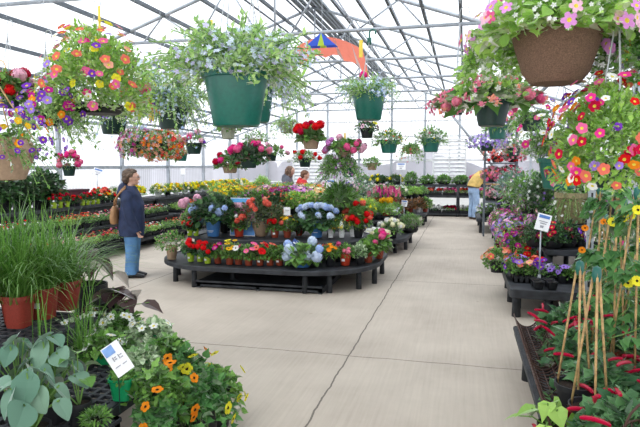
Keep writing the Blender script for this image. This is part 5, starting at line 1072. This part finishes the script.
tripod('bamboo tripod with green cap standing nearest the aisle among red tassels', 580, 262, 3.35, .287, .10)
tripod('bamboo tripod with green cap, right of the first one', 597, 268, 3.05, .287, .10)
def blooms_at(root, col, kind, s, L):
    for (px, py, dy) in L:
        q = ony(px, py, root.location.y + dy); link('flower', bloom_mesh(kind, col), root, (q[0] - root.location.x, dy, q[2] - root.location.z), (PI / 2 - .5, random.uniform(-.3, .3), 0), (s, s, s))
t1, _ = tripod('climbing vine with large yellow daisies on a green-capped bamboo tripod at right', 617, 180, 3.9, .287, .12, 170); blooms_at(t1, 'yellow', 'zinnia', .032, ((613, 222, -.16), (622, 218, -.17), (630, 215, -.16), (628, 283, -.2)))
t1, _ = tripod('climbing vine on the green-capped tripod at the right frame edge', 638, 188, 3.7, .287, .12, 170); blooms_at(t1, 'yellow', 'zinnia', .032, ((638, 210, -.15), (637, 281, -.2), (645, 240, -.15)))
t1, _ = tripod('tall leafy vine tripod with orange blooms left of the yellow daisies', 600, 185, 4.5, .287, .13, 210); blooms_at(t1, 'orange', 'zinnia', .026, ((585, 228, -.1), (604, 222, -.15), (582, 250, -.15)))
tripod('leafy vine tripod low beside the black bench corner', 606, 215, 5.2, .287, .13, 190)
tripod('dense leafy vine tripod at the back of the near right lattice', 625, 200, 4.8, .287, .14, 230, mat_=G_MID)
tripod('leafy vine tripod by the right frame edge, farther one', 648, 200, 4.4, .287, .14, 230)
for i, (px, Y) in enumerate(((590, 5.6), (629, 5.4))):
    root = thing('steel_post', ['slotted grey steel post rising behind the orange vine', 'slotted grey steel post behind the yellow daisies at right'][i], 'post', (atx(px, Y, 1), Y, 0)); g = G(); g.box(-.028, .028, -.02, .02, 0, 2.6); part('shaft', g, GALV, root); g = G()
    for z in np.arange(.1, 2.5, .09): g.box(-.008, .008, -.024, -.019, z, z + .05)
    part('slots', g, INKK, root); g = G(); g.box(-.08, .08, -.08, .08, 0, .012); part('foot_plate', g, GALV, root)
for i, (x, y, c, mt) in enumerate(((2.4, 5.6, ['pink'], G_DARK), (2.0, 5.55, ['coral'], G_VINE), (1.45, 5.75, ['hot'], G_VINE), (2.42, 4.5, ['coral'], G_DARK), (2.4, 6.4, ['violet'], G_MID), (2.4, 7.6, ['pink'], G_DARK), (1.7, 6.75, ['crimson'], G_VINE), (2.1, 6.9, ['pink'], G_DARK))):
    z = ZB if i > 5 else 0; hh = .62 if z == 0 else .34
    plant('potted_shrub', ['tall dark pink-flowered bush on the floor right of the steel posts', 'dark coral-flowered bush between the steel posts', 'leafy bush just behind the low vine tripod', 'dark bush at the right wall near the camera', 'violet flecked bush against the right wall', 'dark pink bush farther along the right wall', 'crimson flecked bush on the right bench', 'pink flecked dark bush on the right bench\'s far end'][i], 'shrub', (x, y, z), ('round', 'black', .2, .28 if z == 0 else .14),
          dict(k='mound', r=.36, h=hh, n=760, leaf='oval', ls=.085, mat=mt, z=.3 if z == 0 else .1, zmin=-.7), B('star', c, 50, .03, zmin=-.5))

# ================================================================== PEOPLE
def limb(g, pts, seg=14):
    """closed loft through (centre, half-width x, half-depth y) rings; rings lie across the path"""
    C = np.array([p[0] for p in pts], float); n = len(C)
    # smooth the chain
    T_ = []; V = []
    tan = np.gradient(C, axis=0); tan /= np.linalg.norm(tan, axis=1, keepdims=True) + 1e-9
    ref = np.array([0, 1., 0])
    for i in range(n):
        a = ref - tan[i] * ref.dot(tan[i]); a /= np.linalg.norm(a) + 1e-9; b = np.cross(tan[i], a)
        rb, ra = pts[i][1], pts[i][2]
        for k in range(seg): t = 2 * PI * k / seg; V.append(C[i] + b * math.cos(t) * rb + a * math.sin(t) * ra)
    for i in range(n - 1):
        for k in range(seg): p, q = i * seg + k, i * seg + (k + 1) % seg; T_ += [(p, q, q + seg), (p, q + seg, p + seg)]
    V.append(C[0]); V.append(C[-1]); c0 = len(V) - 2
    for k in range(seg): T_ += [(c0, (k + 1) % seg, k), (c0 + 1, (n - 1) * seg + k, (n - 1) * seg + (k + 1) % seg)]
    g.add(V, T_)
def ball(g, c, r, seg=14):
    prof = [(max(1e-4, math.sin(PI * i / 10)), -math.cos(PI * i / 10)) for i in range(11)]
    h = G(); h.lathe(prof, seg); V, T, M = h.arr(); r = (r, r, r) if np.isscalar(r) else r
    g.add(V * np.array(r) + np.array(c), T)
def fuse(name, g, mat, parent, vox=.012, sm=4, disp=None):
    me = mesh(name, g, mat, True); o = link(name, me, parent)
    m = o.modifiers.new('fuse', 'REMESH'); m.mode = 'VOXEL'; m.voxel_size = vox; m.use_smooth_shade = True
    s = o.modifiers.new('soften', 'CORRECTIVE_SMOOTH' if False else 'SMOOTH'); s.iterations = sm; s.factor = .5
    if disp:
        tx = bpy.data.textures.new(name, 'CLOUDS'); tx.noise_scale = disp[1]; d = o.modifiers.new('folds', 'DISPLACE'); d.texture = tx; d.strength = disp[0]; d.mid_level = .5
    return o
SKIN = simple('skin', (.62, .36, .26), .5, var=.03); DENIM = simple('denim', (.10, .24, .46), .8, bump=.2, var=.16, vscale=5); DENIM2 = simple('denim_pale', (.30, .42, .60), .8, var=.12, vscale=5)
NAVY = simple('navy_cloth', (.018, .030, .075), .75, bump=.3, bscale=14, var=.15); SHOE = simple('shoe_black', (.012, .012, .014), .4)
def hair(n, c): return simple(n, c, .55, bump=.9, bscale=55, var=.3, vscale=30)
def hand(g, w, d, side, curl=.5, s=1.):
    """palm at w pointing along d, four unequal curled fingers and a thumb leaving the side of the palm"""
    d = Vector(d).normalized(); sd = Vector(side).normalized(); nrm = d.cross(sd).normalized(); w = Vector(w)
    limb(g, [(w, .022 * s, .022 * s), (w + d * .04 * s, .016 * s, .036 * s), (w + d * .085 * s, .014 * s, .038 * s), (w + d * .095 * s, .010 * s, .032 * s)], 10)
    for k, L_ in enumerate((.068, .078, .073, .056)):
        b = w + d * .085 * s + sd * (.027 - .018 * k) * s; q = b + (d * math.cos(curl * .5) + nrm * math.sin(curl * .5)) * L_ * .45 * s; e = q + (d * math.cos(curl * 1.6) + nrm * math.sin(curl * 1.6)) * L_ * .55 * s
        g.tube([b, q, e], [.0095 * s, .0088 * s, .0072 * s], 8)
    b = w + d * .03 * s + sd * .03 * s; q = b + (d * .6 + sd * .75).normalized() * .035 * s; g.tube([b, q, q + (d * .9 + nrm * .35).normalized() * .03 * s], [.012 * s, .011 * s, .008 * s], 8)
def head(g, c, R=1., pitch_=0., fx=(1, 0, 0)):
    """head centred at c, face towards local fx (in the xz/xy plane)"""
    f = Vector(fx).normalized(); c = Vector(c); M_ = f.to_track_quat('X', 'Z').to_matrix()
    def P_(x, y, z): return c + M_ @ (Vector((x, y, z)) * R)
    h = G(); ball(h, (0, 0, .012), (.094, .075, .105), 20); ball(h, (.022, 0, -.045), (.068, .056, .066), 16); ball(h, (.060, 0, -.088), (.026, .026, .020), 10)
    h.tube([(.086, 0, .022), (.104, 0, -.012), (.112, 0, -.027)], [.009, .011, .013], 8); ball(h, (.088, 0, .038), (.014, .05, .010), 10)
    ball(h, (.090, 0, -.058), (.012, .024, .007), 10); ball(h, (.089, 0, -.070), (.011, .020, .007), 10)
    for s in (-1, 1): ball(h, (.055, s * .040, -.020), (.028, .022, .024), 10); ball(h, (-.008, s * .077, -.012), (.018, .008, .030), 10)
    V, T, M = h.arr(); V = np.array([tuple(P_(*v)) for v in V]); g.add(V, T); return P_, M_
def face_bits(root, P_, M_, brow=None):
    for s in (-1, 1):
        g = G(); ball(g, (0, 0, 0), (.008, .013, .008), 10); V, T, M = g.arr(); g = G(); g.add(np.array([tuple(P_(*(v + np.array([.083, s * .034, .012])))) for v in V]), T); part('eye', g, CARD, root, True)
        g = G(); ball(g, (0, 0, 0), (.004, .006, .006), 8); V, T, M = g.arr(); g = G(); g.add(np.array([tuple(P_(*(v + np.array([.090, s * .034, .012])))) for v in V]), T); part('iris', g, INKK, root, True)
    g = G(); ball(g, (0, 0, 0), (.006, .022, .004), 10); V, T, M = g.arr(); g = G(); g.add(np.array([tuple(P_(*(v + np.array([.098, 0, -.064])))) for v in V]), T); part('lips', g, simple('lip', (.50, .16, .15), .5), root, True)
# the customer in navy, seen from the side, looking to the right
wx, wy = onz(133, 277, 0)[:2]
W = thing('person', 'person with short brown hair, glasses and navy hooded jacket standing in the left aisle', 'person', (wx, wy, 0), yaw + .12)
g = G(); P_, M_ = head(g, (.025, 0, 1.475), 1.0, fx=(1, .0, -.04))
limb(g, [((-.01, 0, 1.30), .055, .06), ((.0, 0, 1.36), .052, .056), ((.012, 0, 1.42), .05, .052)], 12)
limb(g, [((0, 0, .78), .12, .17), ((.0, 0, .95), .12, .16), ((-.01, 0, 1.15), .11, .17), ((-.01, 0, 1.28), .08, .15), ((-.01, 0, 1.33), .05, .07)])
for s in (-1, 1):
    limb(g, [((0, s * .085, .80), .085, .085), ((.01, s * .085, .62), .075, .075), ((.01, s * .08, .44), .055, .055), ((-.01, s * .08, .28), .052, .05), ((-.01, s * .08, .09), .036, .036), ((.03, s * .08, .04), .04, .035), ((.12, s * .08, .03), .03, .035)])
    limb(g, [((-.02, s * .155, 1.27), .05, .05), ((-.02, s * .205, 1.16), .045, .045), ((.0, s * .225, .97), .036, .036), ((.07, s * .21, .82), .030, .03), ((.105, s * .19, .72), .024, .024)])
    hand(g, (.105, s * .19, .72), (.35, -s * .15, -.9), (.3, -s * .8, .3), .8)
fuse('body', g, SKIN, W, .009, 3)
face_bits(W, P_, M_)
g = G(); limb(g, [((.0, 0, .86), .155, .19), ((.0, 0, .78), .16, .20), ((0, 0, .70), .15, .19)])
for s in (-1, 1): limb(g, [((.0, s * .085, .80), .115, .11), ((.01, s * .088, .62), .105, .10), ((.01, s * .085, .44), .092, .088), ((.0, s * .085, .28), .086, .082), ((-.01, s * .085, .12), .084, .08), ((-.01, s * .085, .055), .088, .084)])
fuse('jeans', g, DENIM, W, .014, 3, (.018, .09))
g = G(); limb(g, [((.0, 0, .62), .175, .215), ((.0, 0, .72), .185, .225), ((.01, 0, .90), .18, .215), ((.02, 0, 1.08), .17, .205), ((.0, 0, 1.22), .14, .20), ((-.015, 0, 1.31), .10, .15), ((-.01, 0, 1.36), .085, .095)], 20)
for s in (-1, 1): limb(g, [((-.02, s * .155, 1.275), .075, .075), ((-.02, s * .205, 1.16), .078, .075), ((.0, s * .225, 1.0), .072, .068), ((.04, s * .22, .88), .066, .062), ((.08, s * .205, .80), .058, .055), ((.12, s * .19, .69), .052, .05)])
limb(g, [((-.055, 0, 1.38), .055, .105), ((-.095, 0, 1.33), .075, .12), ((-.135, 0, 1.25), .07, .115), ((-.15, 0, 1.18), .04, .08)])
fuse('jacket', g, NAVY, W, .013, 4, (.022, .10))
g = G()
for s in (-1, 1): limb(g, [((-.065, s * .085, .035), .035, .042), ((-.02, s * .085, .05), .045, .046), ((.06, s * .085, .045), .038, .046), ((.14, s * .085, .032), .028, .044), ((.19, s * .085, .024), .018, .03)])
fuse('shoes', g, SHOE, W, .008, 2)
g = G(); ball(g, (-.012, 0, 1.515), (.108, .092, .095), 18); ball(g, (-.05, 0, 1.46), (.068, .086, .082), 16); ball(g, (.055, 0, 1.565), (.045, .07, .034), 12)
for s in (-1, 1): ball(g, (-.01, s * .075, 1.50), (.045, .024, .045), 10)
fuse('hair', g, hair('hair_brown', (.095, .06, .038)), W, .009, 2, (.028, .03))
g = G()
for s in (-1, 1):
    g.tube([P_(.108 + .0 * math.cos(a), s * .036 + .022 * math.cos(a), .010 + .017 * math.sin(a)) for a in np.linspace(0, 2 * PI, 13)], .0022, 5); g.tube([P_(.106, s * .058, .014), P_(.0, s * .083, .008)], .0022, 5)
g.tube([P_(.108, -.014, .014), P_(.108, .014, .014)], .0022, 5); part('glasses', g, simple('frame_metal', (.25, .18, .15), .3, .7), W)
bag = thing('handbag', 'tan brown shoulder handbag hanging behind the person in navy', 'handbag', (wx, wy, 0), yaw + .12); BM = simple('leather_tan', (.36, .19, .085), .45, bump=.2)
g = G(); limb(g, [((-.23, -.02, .80), .055, .12), ((-.235, -.02, .88), .068, .14), ((-.225, -.02, 1.0), .058, .13), ((-.215, -.02, 1.07), .03, .11)]); fuse('bag_body', g, BM, bag, .012, 3, (.012, .06))
g = G(); g.tube([(-.215, -.10, 1.06), (-.19, -.19, 1.15), (-.12, -.215, 1.25), (-.04, -.19, 1.325), (-.04, -.15, 1.355), (-.11, -.13, 1.29), (-.19, -.06, 1.16), (-.225, .04, 1.07)], .012, 8); part('strap', g, BM, bag, True)

# the man in yellow bending over the far bench
mx_, my_ = .30, 18.0
Mn = thing('person', 'person in a yellow shirt and faded jeans bending over the far bench', 'person', (atx(473, 18.0, 0), 18.0, 0), yaw + .35)
g = G(); P2, M2 = head(g, (.62, 0, 1.42), 1.05, fx=(.75, 0, -.65))
limb(g, [((.02, 0, .92), .12, .17), ((.10, 0, 1.10), .12, .17), ((.25, 0, 1.27), .12, .18), ((.42, 0, 1.38), .09, .16), ((.5, 0, 1.40), .06, .07), ((.58, 0, 1.42), .055, .055)])
for s in (-1, 1):
    limb(g, [((.0, s * .09, .90), .10, .09), ((.03, s * .10, .68), .085, .08), ((.04, s * .10, .48), .062, .06), ((.01, s * .10, .30), .058, .055), ((.0, s * .10, .09), .04, .04), ((.05, s * .10, .04), .04, .04), ((.15, s * .10, .03), .03, .038)])
    limb(g, [((.38, s * .20, 1.36), .055, .055), ((.46, s * .22, 1.18), .045, .045), ((.58, s * .21, 1.08), .038, .038), ((.74, s * .17, 1.08), .03, .03)]); hand(g, (.74, s * .17, 1.08), (.9, 0, -.35), (0, -s, .2), .6)
fuse('body', g, SKIN, Mn, .014, 3); face_bits(Mn, P2, M2)
g = G(); limb(g, [((-.01, 0, 1.00), .15, .185), ((.0, 0, .90), .16, .19), ((0, 0, .80), .15, .19)])
for s in (-1, 1): limb(g, [((.0, s * .09, .88), .12, .105), ((.03, s * .10, .66), .105, .10), ((.03, s * .10, .46), .092, .09), ((.0, s * .10, .28), .088, .085), ((-.01, s * .10, .07), .09, .085)])
fuse('jeans', g, DENIM2, Mn, .016, 3, (.02, .1))
g = G(); limb(g, [((-.04, 0, .96), .17, .20), ((.02, 0, 1.08), .18, .215), ((.14, 0, 1.25), .17, .225), ((.30, 0, 1.37), .14, .22), ((.44, 0, 1.42), .09, .15)], 18)
for s in (-1, 1): limb(g, [((.34, s * .18, 1.37), .085, .08), ((.44, s * .24, 1.22), .078, .07), ((.54, s * .24, 1.11), .066, .062), ((.68, s * .19, 1.085), .052, .05)])
fuse('shirt', g, simple('yellow_cloth', (.62, .42, .13), .8, bump=.2, bscale=20, var=.1), Mn, .015, 3, (.025, .12))
g = G()
for s in (-1, 1): limb(g, [((-.06, s * .10, .04), .035, .045), ((0, s * .10, .055), .05, .05), ((.1, s * .10, .045), .04, .05), ((.20, s * .10, .03), .02, .035)])
fuse('shoes', g, simple('shoe_brown', (.10, .06, .04), .5), Mn, .01, 2)
g = G(); ball(g, (.60, 0, 1.47), (.10, .09, .09), 14); fuse('hair', g, hair('hair_grey', (.28, .25, .22)), Mn, .012, 2, (.02, .03))
g = G(); g.tube([(-.02 + .165 * math.cos(a), .195 * math.sin(a), .985 - .02 * math.cos(a)) for a in np.linspace(0, 2 * PI, 25)], .016, 6); part('belt', g, simple('belt', (.05, .025, .015), .5), Mn, True)

# two shoppers looking down beyond the middle island
def shopper(label, px, Y, top, coat, hc, long_, face):
    z0 = 0; s_ = top / 1.62; R_ = thing('person', label, 'person', (atx(px, Y, 1.4), Y, 0), face); q = s_
    g = G(); P3, M3 = head(g, (.07 * q, 0, 1.47 * q), .98 * q, fx=(.85, 0, -.5)); limb(g, [((0, 0, 1.3 * q), .055, .06), ((.03, 0, 1.37 * q), .05, .055), ((.05, 0, 1.43 * q), .05, .05)])
    limb(g, [((0, 0, .8 * q), .11, .16), ((0, 0, 1.05 * q), .11, .16), ((-.01, 0, 1.26 * q), .08, .15), ((0, 0, 1.33 * q), .05, .07)])
    for s in (-1, 1):
        limb(g, [((0, s * .09, .82 * q), .09, .085), ((.01, s * .09, .46 * q), .06, .058), ((-.01, s * .09, .28 * q), .055, .05), ((-.01, s * .09, .08), .04, .04), ((.1, s * .09, .03), .03, .035)])
        limb(g, [((-.01, s * .17, 1.25 * q), .05, .05), ((.02, s * .21, 1.0 * q), .038, .04), ((.2, s * .16, .98 * q), .03, .03)]); hand(g, (.2, s * .16, .98 * q), (1, 0, -.1), (0, -s, .3), .7)
    fuse('body', g, SKIN, R_, .012, 3); face_bits(R_, P3, M3)
    g = G(); limb(g, [((0, 0, .9 * q), .15, .19), ((0, 0, .76 * q), .15, .19)])
    for s in (-1, 1): limb(g, [((0, s * .09, .82 * q), .115, .105), ((.01, s * .09, .46 * q), .09, .09), ((-.01, s * .09, .06), .085, .08)])
    fuse('trousers', g, DENIM, R_, .016, 3)
    g = G(); limb(g, [((0, 0, .80 * q), .17, .20), ((.01, 0, 1.0 * q), .165, .205), ((0, 0, 1.18 * q), .15, .21), ((-.01, 0, 1.29 * q), .11, .17), ((0, 0, 1.36 * q), .085, .09)], 18)
    for s in (-1, 1): limb(g, [((-.01, s * .16, 1.26 * q), .078, .075), ((.0, s * .23, 1.1 * q), .072, .068), ((.05, s * .22, .99 * q), .066, .06), ((.18, s * .17, .98 * q), .05, .05)])
    limb(g, [((-.04, 0, 1.39 * q), .05, .10), ((-.08, 0, 1.33 * q), .07, .12), ((-.12, 0, 1.25 * q), .06, .11), ((-.13, 0, 1.20 * q), .03, .07)])
    fuse('jacket', g, coat, R_, .014, 3, (.022, .10))
    g = G()
    for s in (-1, 1): limb(g, [((-.06, s * .09, .04), .035, .042), ((.04, s * .09, .045), .04, .045), ((.17, s * .09, .025), .02, .035)])
    fuse('shoes', g, SHOE, R_, .01, 2)
    g = G(); ball(g, (.045 * q, 0, 1.52 * q), (.105, .09, .085), 16); ball(g, (.0, 0, 1.47 * q), (.07, .084, .085), 14)
    if long_: limb(g, [((.0, 0, 1.5 * q), .08, .09), ((-.03, 0, 1.40 * q), .06, .09), ((-.02, 0, 1.30 * q), .045, .09), ((.0, .03, 1.22 * q), .03, .07)])
    for s in (-1, 1):
        if long_: limb(g, [((.05, s * .08, 1.5 * q), .04, .02), ((.08, s * .085, 1.40 * q), .035, .02), ((.08, s * .08, 1.30 * q), .02, .015)])
    fuse('hair', g, hc, R_, .010, 2, (.02, .03))
shopper('person with long light brown hair in a grey hooded jacket looking down', 288, 13.9, 1.66, simple('grey_cloth', (.12, .13, .16), .85, var=.1), hair('hair_light_brown', (.15, .085, .055)), True, yaw - .2)
shopper('person with short ginger hair in a bright red jacket beside the grey hooded one', 303, 13.75, 1.55, simple('red_cloth', (.62, .03, .035), .7, var=.1), hair('hair_ginger', (.16, .075, .04)), False, yaw - .1)

# ================================================================== LIGHT, CAMERA
w = bpy.data.worlds.new('World'); bpy.context.scene.world = w; w.use_nodes = True
bg = w.node_tree.nodes['Background']; bg.inputs[0].default_value = (.93, .96, 1., 1); bg.inputs[1].default_value = 1.9
sun = bpy.data.lights.new('sun', 'SUN'); sun.energy = 1.6; sun.angle = math.radians(25); sun.color = (1, .98, .94)
so = bpy.data.objects.new('sun', sun); COL.objects.link(so); so.rotation_euler = (math.radians(28), math.radians(-22), 0)
cam = bpy.data.cameras.new('camera'); co = bpy.data.objects.new('camera', cam); COL.objects.link(co)
cam.sensor_width = 36; cam.lens = FPX / 640 * 36; cam.clip_start = .05; cam.clip_end = 200
co.location = (0, 0, EYE); co.rotation_euler = (PI / 2 - pitch, 0, yaw); bpy.context.scene.camera = co
sc = bpy.context.scene
sc.view_settings.view_transform = 'Standard'; sc.view_settings.look = 'None'; sc.view_settings.exposure = 0.08
sc.cycles.max_bounces = 8; sc.cycles.diffuse_bounces = 3; sc.cycles.transmission_bounces = 6; sc.cycles.transparent_max_bounces = 12
sc.cycles.use_denoising = True
